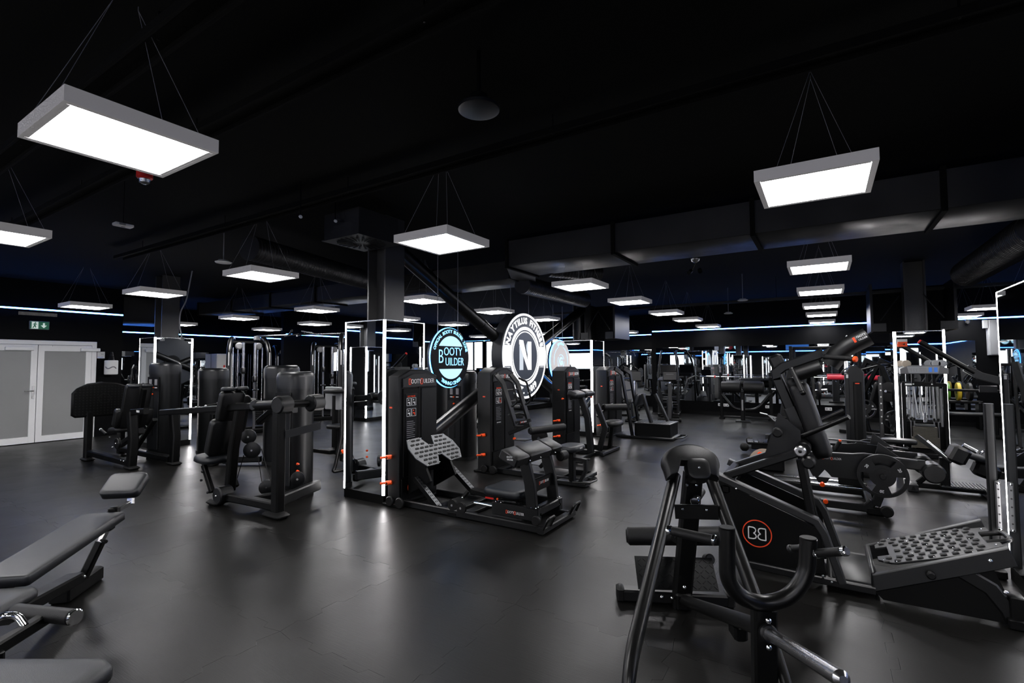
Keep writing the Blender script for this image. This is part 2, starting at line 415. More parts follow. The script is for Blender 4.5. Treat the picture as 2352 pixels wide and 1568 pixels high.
# mirrors of the back wall: panes side by side between a plinth and the upper wall
def mirror_band(name, x0, x1, y, z0, z1, n, label):
    t = base(name, (x0, y, z0), label, 'mirror')
    w = (x1-x0)/n
    for k in range(n):
        mk('pane', G().box((x0+w*(k+.5), y-.006, (z0+z1)/2), (w-.008, .012, z1-z0)), 'mirror', t, flat=True)
    return t
mirror_band('wall_mirror', -4.6, 3.1, YB-.002, .40, 2.07, 7, 'long mirror band on the back wall behind the benches')
mirror_band('wall_mirror', -8.6, -4.9, YB2-.002, .40, 2.07, 3, 'mirror on the recessed back wall behind the exercise bikes')
tm = base('wall_mirror', (XFL+.01, 5.2, .4), 'mirror on the far left wall behind the shrouded towers', 'mirror')
for k in range(5): mk('pane', G().box((XFL+.012, 5.7+k*1.5, 1.2), (.012, 1.49, 1.6)), 'mirror', tm, flat=True)
tm = base('wall_mirror', (XR-.012, 1, .4), 'mirror on the right hand wall', 'mirror')
for k in range(9): mk('pane', G().box((XR-.012, 1.2+k*1.6, 1.2), (.012, 1.59, 1.6)), 'mirror', tm, flat=True)
# baseboard and sockets under the mirror band
mk('baseboard_back', G().box((.65, YB-.012, .05), (10.6, .024, .1)), 'frame_black', kind='structure', label='low black baseboard of the back wall')
def socket(x, z, label):
    t = base('wall_socket', (x, YB-.02, z), label, 'socket', 'white sockets under the mirror band')
    mk('cover', G().box((x, YB-.008, z), (.16, .014, .085), bev=.005), 'white_plastic', t)
    for s in (-.04, .04): mk('insert', G().cyl((x+s, YB-.016, z), (x+s, YB-.013, z), .02, 12), 'print_grey', t)
for p, lb in (((1656, 929), 'white wall socket left of the roller bench'), ((1668, 930), 'white wall socket behind the roller bench'), ((1765, 934), 'white wall socket between the roller bench and the lever press'), ((1903, 939), 'white wall socket left of the dark tower'), ((2178, 950), 'white wall socket right of the weight stack machine')):
    q = ay(*p, YB); socket(q.x, q.z, lb)

# windows of the recessed back wall, white with daylight
for i, (x0, x1) in enumerate(((-13.9, -12.85), (-12.7, -11.7), (-9.7, -9.1))):
    t = base('window_%d' % (i+1), ((x0+x1)/2, YB2, 1.3), 'bright frosted window number %d from the left in the recessed back wall' % (i+1), kind='structure')
    g = G()
    for a in (x0, x1, (x0+x1)/2): g.box((a, YB2-.04, 1.95), (.06, .07, 1.36))
    for z in (1.3, 2.6): g.box(((x0+x1)/2, YB2-.04, z), (x1-x0+.06, .07, .06))
    mk('window_frame', g, 'frame_black', t)
    for k in (0, 1):
        xa = x0+(x1-x0)/2*k
        mk('pane', G().box((xa+(x1-x0)/4, YB2-.02, 1.95), ((x1-x0)/2-.06, .01, 1.26)), 'window_glow', t, flat=True)
t = base('window_5', (-14.58, 12, 1.3), 'bright frosted window in the partition behind the cable tower', kind='structure')
for k in range(3):
    mk('pane', G().box((-14.585, 11.6+k*.85, 1.75), (.01, .7, .75)), 'window_glow', t, flat=True)
    mk('window_frame', G().box((-14.57, 11.6+k*.85-.4, 1.75), (.06, .06, .85)), 'frame_black', t)

# door wall: white double door with frosted panes
dr = base('door_1', (XL, 3.4, 0), 'white framed double door with grey frosted glass', kind='structure')
D0, D1, DM = 2.45, 4.38, 3.40
g = G(); fx = XL+.03
for y in (D0+.04, D1-.045): g.box((fx, y, 1.05), (.07, .09, 2.1), bev=.006)
g.box((fx, (D0+D1)/2, 2.065), (.072, D1-D0, .09), bev=.006)
mk('door_frame', g, 'white_paint', dr)
for y0, y1, nm in ((D0+.09, DM-.004, 'left'), (DM+.004, D1-.095, 'right')):
    g = G(); xx = XL+.055
    for y in (y0+.05, y1-.05): g.box((xx, y, 1.01), (.05, .1, 2.0), bev=.005)
    for z, h in ((.075, .13), (1.95, .13)): g.box((xx, (y0+y1)/2, z), (.048, y1-y0, h), bev=.005)
    leaf = mk('door_leaf', g, 'white_paint', dr)
    mk('glass_pane', G().box((XL+.05, (y0+y1)/2, 1.01), (.014, y1-y0-.19, 1.76)), 'door_glass', leaf, flat=True)
    mk('door_closer', G().box((XL+.105, (y0+.30 if nm == 'right' else y1-.28)-(0 if nm == 'left' else -.55), 1.93), (.05, .42 if nm == 'left' else .34, .07), bev=.006), 'white_paint', leaf)
    mk('closer_rail', G().box((XL+.09, (y0+y1)/2+.05, 2.0), (.02, .55, .025)), 'white_paint', leaf)
    if nm == 'left':
        mk('lock_plate', G().box((XL+.084, DM-.055, 1.04), (.008, .04, .26), bev=.003), 'steel_bright', leaf)
        mk('handle', G().tube([(XL+.085, DM-.055, 1.07), (XL+.14, DM-.055, 1.07), (XL+.14, DM-.20, 1.07)], .011, 8, fil=.02), 'steel_bright', leaf)
# exit sign
ex = base('exit_sign', (XL+.03, 3.41, 2.42), 'green emergency exit sign above the white double door', 'sign')
mk('housing', G().box((XL+.03, 3.415, 2.42), (.05, .31, .175), bev=.006), 'grey_plastic', ex)
mk('green_field', G().box((XL+.058, 3.415, 2.42), (.004, .29, .155)), 'exit_green', ex)
g = G().box((XL+.062, 3.335, 2.42), (.003, .115, .145))
mk('white_field', g, 'exit_white', ex)
g = G(); S_ = XL+.066
def flat_poly(g, pts, x=S_, t=.003): return g.prism([V((x, a, b)) for a, b in pts], (t, 0, 0))
flat_poly(g, [(3.30, 2.36), (3.315, 2.36), (3.335, 2.40), (3.345, 2.37), (3.36, 2.375), (3.35, 2.415), (3.345, 2.44), (3.365, 2.43), (3.372, 2.44), (3.345, 2.462), (3.325, 2.457), (3.305, 2.432), (3.315, 2.428), (3.328, 2.442), (3.325, 2.415)])
g.cyl((S_, 3.345, 2.475), (S_+.003, 3.345, 2.475), .011, 10)
mk('running_figure', g, 'exit_green', ex)
g = G(); flat_poly(g, [(3.462, 2.47), (3.492, 2.47), (3.492, 2.42), (3.525, 2.42), (3.477, 2.365), (3.429, 2.42), (3.462, 2.42)])
mk('arrow', g, 'exit_white', ex)
g = G(); flat_poly(g, [(3.275, 2.352), (3.29, 2.352), (3.29, 2.488), (3.275, 2.488)])
mk('door_symbol', g, 'exit_green', ex)
# notice and soap dispenser beside the door
nt_ = base('notice', (XL+.01, 4.47, 1.82), 'small white paper notice beside the double door', 'notice')
mk('sheet', G().box((XL+.008, 4.475, 1.82), (.006, .14, .15)), 'white_plastic', nt_)
g = G().tube([(XL+.013, 4.415+.012*k, 1.765+.008*math.sin(k*1.1)) for k in range(9)], .004, 5); mk('printed_wave', g, 'screen_blue', nt_)
g = G().box((XL+.013, 4.50, 1.845), (.002, .06, .006)).box((XL+.013, 4.50, 1.83), (.002, .045, .006)); mk('printed_lines', g, 'print_grey', nt_)
dsp = base('dispenser', (XL+.1, 4.63, 1.38), 'white round wipe dispenser with black spiral top beside the door', 'dispenser')
mk('body', G().cyl((XL+.13, 4.63, 1.38), (XL+.13, 4.63, 1.70), .125, 28, bev=.012), 'white_plastic', dsp)
g = G()
for k in range(5): g.lathe((XL+.13, 4.63, 1.70+k*.038), ZA, [(0, .055-.006*k), (.012, .062-.008*k), (.026, .05-.007*k), (.038, .04-.006*k)], 16)
mk('spiral_top', g, 'rubber', dsp)
g = G(); pts = []
for k in range(11):
    a = R(-52+9.5*k-18); pts.append((XL+.13+math.cos(a)*.127, 4.63+math.sin(a)*.127+.0, 1.555-.03*math.sin(k*.62)-.004*k))
g.tube(pts, .013, 6); mk('printed_logo', g, 'print_grey', dsp)
mk('bracket', G().box((XL+.02, 4.63, 1.5), (.04, .12, .3)), 'frame_black', dsp)

# ================================================================== steel frame: columns, mirror casings, X brace
def i_column(g, x, y, w=.30, z0=0, z1=ZC, rz=0):
    for s in (-1, 1): g.box((x+s*(w/2-.012), y, (z0+z1)/2), (.024, w, z1-z0)) if rz else g.box((x, y+s*(w/2-.012), (z0+z1)/2), (w, .024, z1-z0))
    g.box((x, y, (z0+z1)/2), (w-.04, .05, z1-z0)) if rz else g.box((x, y, (z0+z1)/2), (.05, w-.04, z1-z0))
    return g
def mirrored_column(x0, x1, y0, y1, top, label, leds, cap=None):
    t = base('mirrored_column', ((x0+x1)/2, (y0+y1)/2, 0), label, 'column')
    cx, cy = (x0+x1)/2, (y0+y1)/2
    mk('steel_core', i_column(G(), cx, cy, .31, 0, ZC, 1), 'steel_column', t)
    mk('plinth', G().box((cx, cy, .05), (x1-x0+.01, y1-y0+.01, .1)), 'frame_black', t)
    e = .012
    for nm, c, s in (('front', (cx, y0, (top+.1)/2), (x1-x0-2*e, .012, top-.1)), ('back', (cx, y1, (top+.1)/2), (x1-x0-2*e, .012, top-.1)),
                     ('near', (x1, cy, (top+.1)/2), (.012, y1-y0-2*e, top-.1)), ('far', (x0, cy, (top+.1)/2), (.012, y1-y0-2*e, top-.1))):
        mk('mirror_panel', G().box(c, s), 'mirror', t, flat=True)
    g = G()
    for a, b in (((x0, y0), (x1, y0)), ((x1, y0), (x1, y1)), ((x1, y1), (x0, y1)), ((x0, y1), (x0, y0))):
        g.beam((*a, top), (*b, top), .014, .014)
    mk('top_trim', g, 'steel_bright', t)
    for (lx, ly, r_) in leds:
        mk('light_strip', G().tube([(lx, ly, .1), (lx, ly, top)], r_, 8), 'led_white', t)
    return t
C1 = mirrored_column(-4.86, -4.21, 3.96, 4.61, 2.07, 'mirrored column with glowing edges between the two press machines', [(-4.21, 3.96, .017), (-4.86, 3.96, .013), (-4.21, 4.61, .010), (-4.86, 4.61, .010)])
C2 = mirrored_column(-4.98, -4.24, 9.93, 10.62, 2.07, 'mirrored column with glowing edge behind the round grey sign', [(-4.24, 9.93, .026), (-4.98, 9.93, .02), (-4.24, 10.62, .01)])
C3 = mirrored_column(-11.41, -10.76, 4.32, 4.97, 2.11, 'mirrored column behind the leg press by the white door', [(-10.76, 4.32, .02), (-10.76, 4.97, .02), (-11.41, 4.32, .008)])
C4 = mirrored_column(1.06, 1.72, 10.95, 11.6, 2.09, 'mirrored column with two glowing edges behind the weight stack machine', [(1.06, 10.95, .024), (1.72, 10.95, .02)])
C5 = mirrored_column(1.09, 1.74, 4.32, 4.95, 2.06, 'mirrored column at the right edge of the picture', [(1.09, 4.95, .009), (1.09, 4.32, .009)])
# black steel boxes hanging around two columns (wide heads above the casings)
def head_box(x0, x1, y0, y1, z0, z1, label, xb):
    t = base('duct_casing', ((x0+x1)/2, (y0+y1)/2, z0), label, 'casing')
    for xx in (x0+.02, x1-.02): mk('side_plate', G().box((xx, (y0+y1)/2, (z0+z1)/2), (.04, y1-y0, z1-z0)), 'frame_satin', t)
    mk('back_plate', G().box(((x0+x1)/2, y1-.02, (z0+z1)/2), (x1-x0-.08, .04, z1-z0)), 'black_wall', t)
    for xx in (x0+.12, x1-.12): mk('lower_angle', G().box((xx, y0+.02, z0+.07), (.2, .04, .14)), 'frame_satin', t)
    for xx, s in ((x0+.15, 1), (x1-.15, -1)): mk('brace_rod', G().tube([(xx, y0+.1, z0+.2), (xx+s*.27, y0+.1, z0+.62)], .012, 6), 'frame_satin', t)
    return t
head_box(.72, 1.89, 10.8, 11.7, 2.10, 2.95, 'wide black steel casing above the right hand mirrored column', 0)
head_box(-4.55, -3.72, 9.98, 10.9, 2.10, 2.90, 'black steel casing above the column behind the round signs', 0)
# X brace of steel pipes between the two columns
xb = base('cross_brace', (-4.53, 7.3, 0), 'black steel pipe cross brace behind the round letter sign', 'brace')
for nm, a, b in (('down', (-4.53, 4.45, 3.02), (-4.53, 9.9, .51)), ('up', (-4.53, 4.64, .42), (-4.53, 10.1, 2.76))):
    mk('pipe', G().tube([a, b], .095, 20), 'tube_gloss', xb)
    d_ = (V(b)-V(a)); mk('collar', G().cyl(V(a)+d_*.33, V(a)+d_*.34, .101, 20), 'frame_satin', xb)
mk('gusset', G().cyl((-4.58, 7.28, 1.68), (-4.48, 7.28, 1.68), .22, 24), 'frame_black', xb)

# ================================================================== ceiling services
def duct_x(name, x0, x1, y0, y1, z0, z1, label, step=1.55):
    t = base(name, ((x0+x1)/2, (y0+y1)/2, z0), label, 'duct')
    n = max(1, round((x1-x0)/step)); w = (x1-x0)/n
    for k in range(n):
        mk('duct_panel', G().box((x0+w*(k+.5), (y0+y1)/2, (z0+z1)/2), (w-.03, y1-y0, z1-z0), bev=.006), 'black_duct', t)
        mk('flange', G().box((x0+w*k, (y0+y1)/2, (z0+z1)/2), (.045, y1-y0+.05, z1-z0+.05)), 'black_ceiling', t)
    return t
duct_x('air_duct', -3.7, 5.6, 5.75, 6.6, 2.92, 3.28, 'black rectangular air duct crossing under the ceiling')
duct_x('air_duct', -14.0, -4.2, 6.6, 7.4, 2.92, 3.22, 'black rectangular air duct left of the steel column')
t = base('air_duct', (-3.95, 6.3, 2.92), 'short angled duct piece joining the two ceiling ducts', 'duct')
mk('elbow', G().prism([(-3.72, 5.75, 2.92), (-3.72, 6.6, 2.92), (-4.18, 7.4, 2.92), (-4.18, 6.6, 2.92)], (0, 0, .3), bev=.008), 'black_duct', t)
def spiral(name, a, b, r_, label):
    a, b = V(a), V(b); t = base(name, a, label, 'duct'); L = (b-a).length; d_ = (b-a)/L; n = int(L/.055)
    g = G(); prof = []
    for k in range(n):
        prof += [(k*.055, r_), (k*.055+.045, r_), (k*.055+.05, r_*1.035)]
    mk('spiral_pipe', g.lathe(a, d_, prof, 18), 'black_duct', t); return t
spiral('spiral_duct', (-4.15, 6.9, 2.86), (-4.1, 9.3, 2.86), .15, 'black spiral duct running back behind the letter sign')
spiral('spiral_duct', (-3.5, 6.6, 3.0), (-3.0, 7.4, 3.0), .12, 'short black spiral duct branching from the ceiling duct')
spiral('spiral_duct', (1.95, 7.2, 2.95), (1.95, 10.4, 2.95), .2, 'black spiral duct at the right under the ceiling')
spiral('spiral_duct', (-7.0, 6.6, 3.07), (-6.2, 3.5, 3.07), .16, 'black spiral duct above the left press machine')
# thin tray, rails and cable trays
for (x0, x1, y, z, lb) in ((-6, 5.8, 11.55, 2.88, 'thin metal cable tray far under the ceiling'), (-8, 5.5, 1.1, 3.2, 'dark cable tray across the near ceiling'), (-9, 5.5, 1.75, 3.22, 'second dark cable tray across the near ceiling'), (-9, 5.5, 3.1, 3.2, 'dark cable tray above the middle lamps')):
    t = base('cable_tray', ((x0+x1)/2, y, z), lb, 'cable tray')
    for s in (-.06, .06): mk('rail', G().beam((x0, y+s, z), (x1, y+s, z), .02, .05), 'frame_satin' if y > 5 else 'black_ceiling', t)
    mk('tray_bed', G().box(((x0+x1)/2, y, z+.01), (x1-x0, .11, .008)), 'black_duct' if y > 5 else 'black_ceiling', t)
    for k in range(int((x1-x0)/2.2)):
        xx = x0+.8+k*2.2; mk('hanger', G().tube([(xx, y, z), (xx, y, ZC)], .006, 6), 'frame_black', t)
duct_x('air_duct', -16.7, -15.0, 5.3, 6.6, 2.72, 3.34, 'duct box added to catch blue light in the far left corner behind the door wall')  # box added so the blue led line has a surface to light
# swirl vent by the column
vt = base('swirl_vent', (-4.33, 4.2, 2.93), 'square swirl air vent beside the steel column', 'vent')
vc = V((-4.36, 3.75, 2.93))
mk('face_plate', G().box(vc, (.6, .6, .012)), 'frame_grey', vt)
mk('plenum', G().box(vc+V((0, 0, .15)), (.56, .56, .28)), 'black_duct', vt)
for k in range(24):
    a = 2*math.pi*k/24; d_ = V((math.cos(a), math.sin(a), 0)); p_ = V((-d_.y, d_.x, 0))
    mk('vane', G().prism([vc+d_*.10+p_*.006-ZA*.008, vc+d_*.26+p_*.03-ZA*.008, vc+d_*.26+p_*.052-ZA*.008, vc+d_*.10+p_*.014-ZA*.008], (0, 0, -.006)), 'rubber', vt)
# small ceiling devices
def device(name, c, label, cat, build):
    t = base(name, c, label, cat); build(t, V(c)); return t
def dev_disc(t, c):
    mk('grille', G().lathe(c, ZA, [(0, .10), (.004, .118), (.02, .12), (.03, .11)], 32), 'frame_satin', t)
    mk('neck', G().cyl(c+ZA*.03, c+ZA*.09, .05, 16), 'frame_black', t)
    mk('stem', G().tube([c+ZA*.09, V((c.x, c.y, ZC))], .012, 8), 'frame_black', t)
device('ceiling_speaker', fz(1100, 255, 3.0), 'round dark loudspeaker disc hanging from the ceiling', 'speaker', dev_disc)
def dev_alarm(t, c):
    mk('base_plate', G().cyl(c+ZA*.01, c+ZA*.07, .052, 20, bev=.008), 'red', t)
    mk('lens', G().lathe(c-ZA*.03, ZA, [(0, .014), (.012, .034), (.035, .04)], 16), 'steel_bright', t)
    mk('stem', G().tube([c+ZA*.07, V((c.x, c.y, ZC))], .008, 6), 'frame_black', t)
device('fire_alarm', fz(332, 414, 2.95), 'red fire alarm with clear lens below the left lamp', 'alarm', dev_alarm)
def dev_box(t, c):
    mk('case', G().box(c, (.085, .15, .03), bev=.006), 'white_plastic', t)
    mk('light_window', G().box(c-ZA*.016, (.02, .03, .004)), 'print_grey', t)
    mk('side_label', G().box(c+V((.0435, -.02, 0)), (.002, .05, .018)), 'print_grey', t)
    mk('stem', G().tube([c, V((c.x, c.y, ZC))], .004, 6), 'frame_black', t)
device('sensor_box', fz(283, 517, 2.9), 'small white sensor box hanging left under the ceiling', 'sensor', dev_box)
def dev_ap(t, c):
    mk('dome', G().lathe(c, ZA, [(0, .04), (.006, .09), (.02, .1), (.03, .07), (.045, .06)], 24), 'white_plastic', t)
    mk('stem', G().tube([c, V((c.x, c.y, ZC))], .006, 6), 'cable', t)
device('access_point', fz(513, 605, 2.9), 'white round wireless access point left of the steel column', 'access point', dev_ap)
device('access_point', fz(1673, 721, 2.72), 'white round wireless access point hanging far back by the lamps', 'access point', dev_ap)
device('access_point', fz(1706, 691, 2.8), 'small white round detector beside the far cable tray', 'detector', dev_ap)
def dev_det(t, c):
    mk('bowl', G().lathe(c, ZA, [(0, .02), (.02, .05), (.05, .06), (.06, .05)], 16), 'steel_bright', t)
    mk('stem', G().tube([c+ZA*.06, V((c.x, c.y, ZC))], .006, 6), 'frame_black', t)
    for s in (-.06, .05): mk('spot_head', G().cyl(c+V((s, .02, -.10)), c+V((s*1.3, -.03, -.13)), .028, 12), 'frame_black', t)
    mk('arm', G().tube([c, c+V((-.05, .02, -.09))], .01, 6), 'frame_black', t)
device('spot_cluster', fz(1597, 603, 2.9), 'small glassy detector with dark spot heads under the duct', 'detector', dev_det)
def dev_cam(t, c):
    mk('lamp_head', G().cyl(c, c+V((.05, -.03, -.02)), .016, 12, bev=.003), 'white_plastic', t)
    mk('bracket', G().tube([c, V((c.x, c.y, ZC))], .006, 6), 'frame_black', t)
device('spot_lamp', fz(690, 497, 3.0), 'tiny white spot head on the dark ceiling, left one', 'spot', dev_cam)
device('spot_lamp', fz(770, 507, 3.1), 'tiny white spot head on the dark ceiling, right one', 'spot', dev_cam)

# ================================================================== lamps
LZ = 2.622
def make_lamp():
    t = base('ceiling_lamp', (0, 0, 0))
    h = .067; g = G(); w = .6
    for s in (-1, 1):
        g.box((s*(w/2-.008), 0, h/2), (.016, w, h)); g.box((0, s*(w/2-.008), h/2), (w-.032, .016, h))
    for s in (-1, 1):
        g.box((s*(w/2-.022), 0, .004), (.018, w-.03, .006)); g.box((0, s*(w/2-.022), .004), (w-.07, .018, .006))
    mk('housing', g, 'lamp_frame_glow', t)
    mk('back_plate', G().box((0, 0, h-.004), (w-.03, w-.03, .006)), 'lamp_frame_glow', t)
    mk('diffuser', G().box((0, 0, .006), (w-.06, w-.06, .006)), 'lamp_face', t, flat=True)
    for sx in (-1, 1):
        mk('wire', G().tube([(sx*.18, -.29, h), (0, -.05, ZC-LZ-.02), (0, -.05, ZC-LZ)], .0015, 4), 'cable', t)
        mk('wire', G().tube([(sx*.18, .29, h), (0, .05, ZC-LZ-.02), (0, .05, ZC-LZ)], .0015, 4), 'cable', t)
    return t
LX = {-14.1: 'sixth', -11.25: 'fifth', -8.43: 'fourth', -5.71: 'third', -2.85: 'second', -.02: 'first', 2.83: 'right outer', 5.2: 'right wall'}
ROWY = {-14.1: [3.4, 6.2, 8.58, 11, 13.4], -11.25: [-4, -1.3, 1.0, 3.4, 6.17, 8.15, 10.5, 13, 15.5], -8.43: [-4, -1.3, 1.0, 3.36, 6.16, 8.49, 10.4, 12.9, 15.6],
        -5.71: [-4, -1.3, 1.1, 3.39, 6.23, 8.38, 10.49, 14.57, 16.5], -2.85: [-4, -1.3, .979, 3.363, 6.32, 8.41, 10.78, 12.76, 15.34],
        -.02: [-4, -1.2, 3.504, 6.59, 8.86, 11.17, 13.2, 15.55], 2.83: [-4, -1.2, 3.4, 6.4, 8.8, 11.1, 13.55, 15.6], 5.2: [3.4, 8.8]}
ORD = ['nearest', 'second', 'third', 'fourth', 'fifth', 'sixth', 'seventh', 'eighth', 'ninth']
L0 = make_lamp(); first = True
for x, ys in ROWY.items():
    front = [y for y in ys if y > 0]; nb = 0
    for y in ys:
        if y > 0: lb = 'square white ceiling lamp, %s in the %s row counted from the right' % (ORD[front.index(y)], LX[x]) if x < 2 else 'square white ceiling lamp, %s in the %s row' % (ORD[front.index(y)], LX[x])
        else: lb = 'square white ceiling lamp behind the viewer, %s one of the %s row' % (('farther', 'nearer')[min(nb, 1)], LX[x]); nb += 1
        if x == -11.25 and y == 13 or (x == -14.1 and y > 9) : continue
        if first: o = L0; o.location = (x, y, LZ); first = False; tag(o, lb, 'lamp', 'square hanging ceiling lamps')
        else: o = copy_tree(L0, (x, y, LZ), label=lb, category='lamp', group='square hanging ceiling lamps')

# ================================================================== round signs
def disc(g, c, x, r_, t, n=72, bev=.01): return g.cyl(c, V(c)+V(x)*t, r_, n, bev)
sx_, sy_ = YA, ZA     # sign faces look along +X; left to right in the picture is +Y
# letter sign
NS = V((-4.34, 7.30, 1.70)); RN = .741
t = base('round_sign', NS-ZA*RN, 'large round black and white lit sign with a bold letter N', 'sign')
mk('drum', G().cyl(NS-XA*.2, NS, RN+.004, 80, bev=.012), 'sign_rim', t)
mk('dark_face', G().cyl(NS, NS+XA*.006, RN-.005, 80), 'sign_dark', t)
f0 = NS+XA*.006
g = G()
for ra_, rb_ in ((RN-.05, RN-.012), (.445, .50), (.405, .422)): mk('white_ring', ring_band(G(), f0, sx_, sy_, ra_, rb_, .006), 'sign_white', t)
for s in (-1, 1):
    g = G()
    pts = []
    for a in range(-9, 10, 3): pts.append((math.cos(R(a*1.55))*(RN-.03)*s, math.sin(R(a*1.55))*(RN-.03)))
    z = pts[-1][1]; q = math.sqrt(.47**2-z*z)
    pts += [(q*s, z)] + [(math.sqrt(.47**2-(z-k*z/3)**2)*s, z-k*z/3) for k in range(1, 6)] + [(q*s, -z)]
    if s < 0: pts = pts[::-1]
    g.prism([f0+sx_*a+sy_*b for a, b in pts], XA*.006)
    mk('white_bar', g, 'sign_white', t)
    for zz in (z+.02, -z-.02): mk('thin_bar', G().box(f0+sx_*(s*.595)+sy_*zz+XA*.003, (.006, .19, .009)), 'sign_white', t)
mk('upper_lettering', arc_text(G(), 'NAYTILUS FITNESS', f0+XA*.003, sx_, sy_, .597, 163, 17, .15, .006, .003), 'sign_white', t)
mk('lower_lettering', arc_text(G(), 'EST. 2019', f0+XA*.003, sx_, sy_, .597, 232, 308, .15, .006, .003, inward=True), 'sign_white', t)
def np_(pts): return [f0+sx_*a+sy_*b for a, b in pts]
g = G(); g.prism(np_([(-.205, .27), (-.085, .265), (.07, -.10), (.07, .25), (.19, .25), (.19, -.24), (.075, -.24), (-.205, .20)]), XA*.008)
mk('letter_front', g, 'sign_white', t)
g = G(); g.prism(np_([(-.2, .17), (-.085, -.01), (-.085, -.24), (-.2, -.24)]), XA*.007).prism(np_([(.02, .18), (.068, .25), (.068, .02), (.03, .10)]), XA*.007)
mk('letter_shade', g, 'sign_grey', t)
for s in (-.3, .3): mk('hanger', G().tube([NS+V((-.1, s, .66)), NS+V((-.1, s, 1.19))], .006, 6), 'cable', t)
# black and blue sign
BS = V((-4.2, 5.13, 1.65)); RB = .405
t = base('round_sign', BS-ZA*RB, 'round black sign with glowing blue lettering left of the letter sign', 'sign')
mk('drum', G().cyl(BS-XA*.08, BS-XA*.03, RB-.02, 64), 'sign_rim', t)
mk('halo', G().cyl(BS-XA*.028, BS-XA*.02, RB-.004, 64), 'halo_blue', t)
mk('black_face', G().cyl(BS-XA*.018, BS, RB-.012, 64, bev=.006), 'sign_black', t)
f0 = BS+XA*.001
mk('rim_words', arc_text(G(), 'OFFICIAL BOOTY BUILDER ZONE', f0, sx_, sy_, .345, 163, 14, .062, .001, .002), 'led_cyan', t)
mk('lower_lettering', arc_text(G(), 'TRAINING CENTER', f0, sx_, sy_, .345, 236, 306, .066, .001, .002, inward=True), 'led_cyan', t)
for lo, hi in ((32, 148), (212, 328)):
    g = G(); pts = [f0+sx_*(math.cos(R(lo+(hi-lo)*k/20))*.285)+sy_*(math.sin(R(lo+(hi-lo)*k/20))*.285) for k in range(21)]; g.prism(pts, XA*.003); mk('glowing_segment', g, 'led_cyan_soft', t)
g = G()
put_text(g, 'B', f0+sx_*-.205+sy_*.005, sx_, sy_, .26, -.003, .002, .75); put_text(g, 'OOTY', f0+sx_*.045+sy_*.075, sx_, sy_, .155, -.001, .002, .88); put_text(g, 'UILDER', f0+sx_*.08+sy_*-.06, sx_, sy_, .15, -.001, .002, .80)
mk('centre_lettering', g, 'led_cyan', t)
for s in (-.21, .21): mk('hanger', G().tube([BS+V((-.05, s, .33)), BS+V((-.05, s, ZC-1.65))], .004, 6), 'cable', t)
# grey sign
GS = V((-4.34, 8.66, 1.607)); RG = .424
t = base('round_sign', GS-ZA*RG, 'round grey sign with a blue rim glow right of the letter sign', 'sign')
mk('drum', G().cyl(GS-XA*.09, GS-XA*.04, RG-.03, 64), 'sign_rim', t)
mk('halo', G().cyl(GS-XA*.038, GS-XA*.016, RG, 64, bev=.006), 'halo_blue', t)
mk('grey_face', G().cyl(GS-XA*.014, GS, RG-.012, 64, bev=.004), 'g_face', t)
f0 = GS+XA*.001
for rot in (90, 210, 330):
    pts = []; g = G()
    for k in range(13): a = R(rot+60-44+88*k/12); pts.append((math.cos(a)*.30, math.sin(a)*.30))
    p0, p1 = V((*pts[0], 0)), V((*pts[-1], 0)); mid = V((math.cos(R(rot+60)), math.sin(R(rot+60)), 0))
    for k in range(1, 8):
        q = p1.lerp(p0, k/8)+mid*(.075*math.sin(math.pi*k/8)); pts.append((q.x, q.y))
    g.prism([f0+sx_*a+sy_*b for a, b in pts], XA*.003)
    mk('glowing_blade', g, 'led_cyan_soft', t)
g = G()
for a0 in (20, 140, 260): ring_band(g, f0, sx_, sy_, .128, .138, .003, a0, a0+100, 24)
put_text(g, 'G', f0, sx_, sy_, .20, .008, .003)
mk('centre_letter', g, 'led_cyan_soft', t)
mk('upper_lettering', arc_text(G(), 'gymleco', f0, sx_, sy_, .355, 113, 67, .075, .001, .002), 'led_cyan', t)
mk('lower_lettering', arc_text(G(), 'POWERED BY GYM', f0, sx_, sy_, .36, 215, 300, .05, .001, .002, inward=True), 'led_cyan', t)
for s in (-.2, .2): mk('hanger', G().tube([GS+V((-.06, s, .34)), GS+V((-.06, s, 1.1))], .004, 6), 'cable', t)

# ================================================================== shared small pieces
def bolts(parent, pts, r_=.008, m_='steel_bright', name='bolt'):
    for p in pts: mk(name, G().ball(p, r_, 8), m_, parent)
def plate_disc(parent, c, axis, rad=.21, t=.045, label=None, holes=True, top=False, m_='cast_iron', txt='20'):
    """cast weight plate with raised rim, hub and three grip slots"""
    c, axis = V(c), V(axis).normalized(); x, y, z = frame_of(axis)
    if top: root = base('weight_plate', c, label, 'weight plate'); 
    else: root = parent
    g = G(); n = 48
    def pt(r_, a, h): return c + (x*math.cos(a)+y*math.sin(a))*r_ + z*h
    # annulus web with three slots: ring sectors
    ring_band(g, c-z*t*.5, x, y, rad*.86, rad, t); ring_band(g, c-z*t*.42, x, y, .026, rad*.36, t*.84)
    for k in range(3):
        a0 = k*120
        ring_band(g, c-z*t*.25, x, y, rad*.3, rad*.9, t*.5, a0, a0+52 if holes else a0+120, 14)
        if holes: ring_band(g, c-z*t*.25, x, y, rad*.3, rad*.52, t*.5, a0+52, a0+120, 10)
    body = mk('disc', g, m_, root)
    h = G()
    for k in range(3):
        a = R(k*120+26); er = x*math.cos(a)+y*math.sin(a)
        put_text(h, txt, c+er*rad*.72+z*(t*.27), z.cross(er)*-1, er, rad*.17, .001, .0015)
    mk('numeral', h, 'print_white', body)
    return root
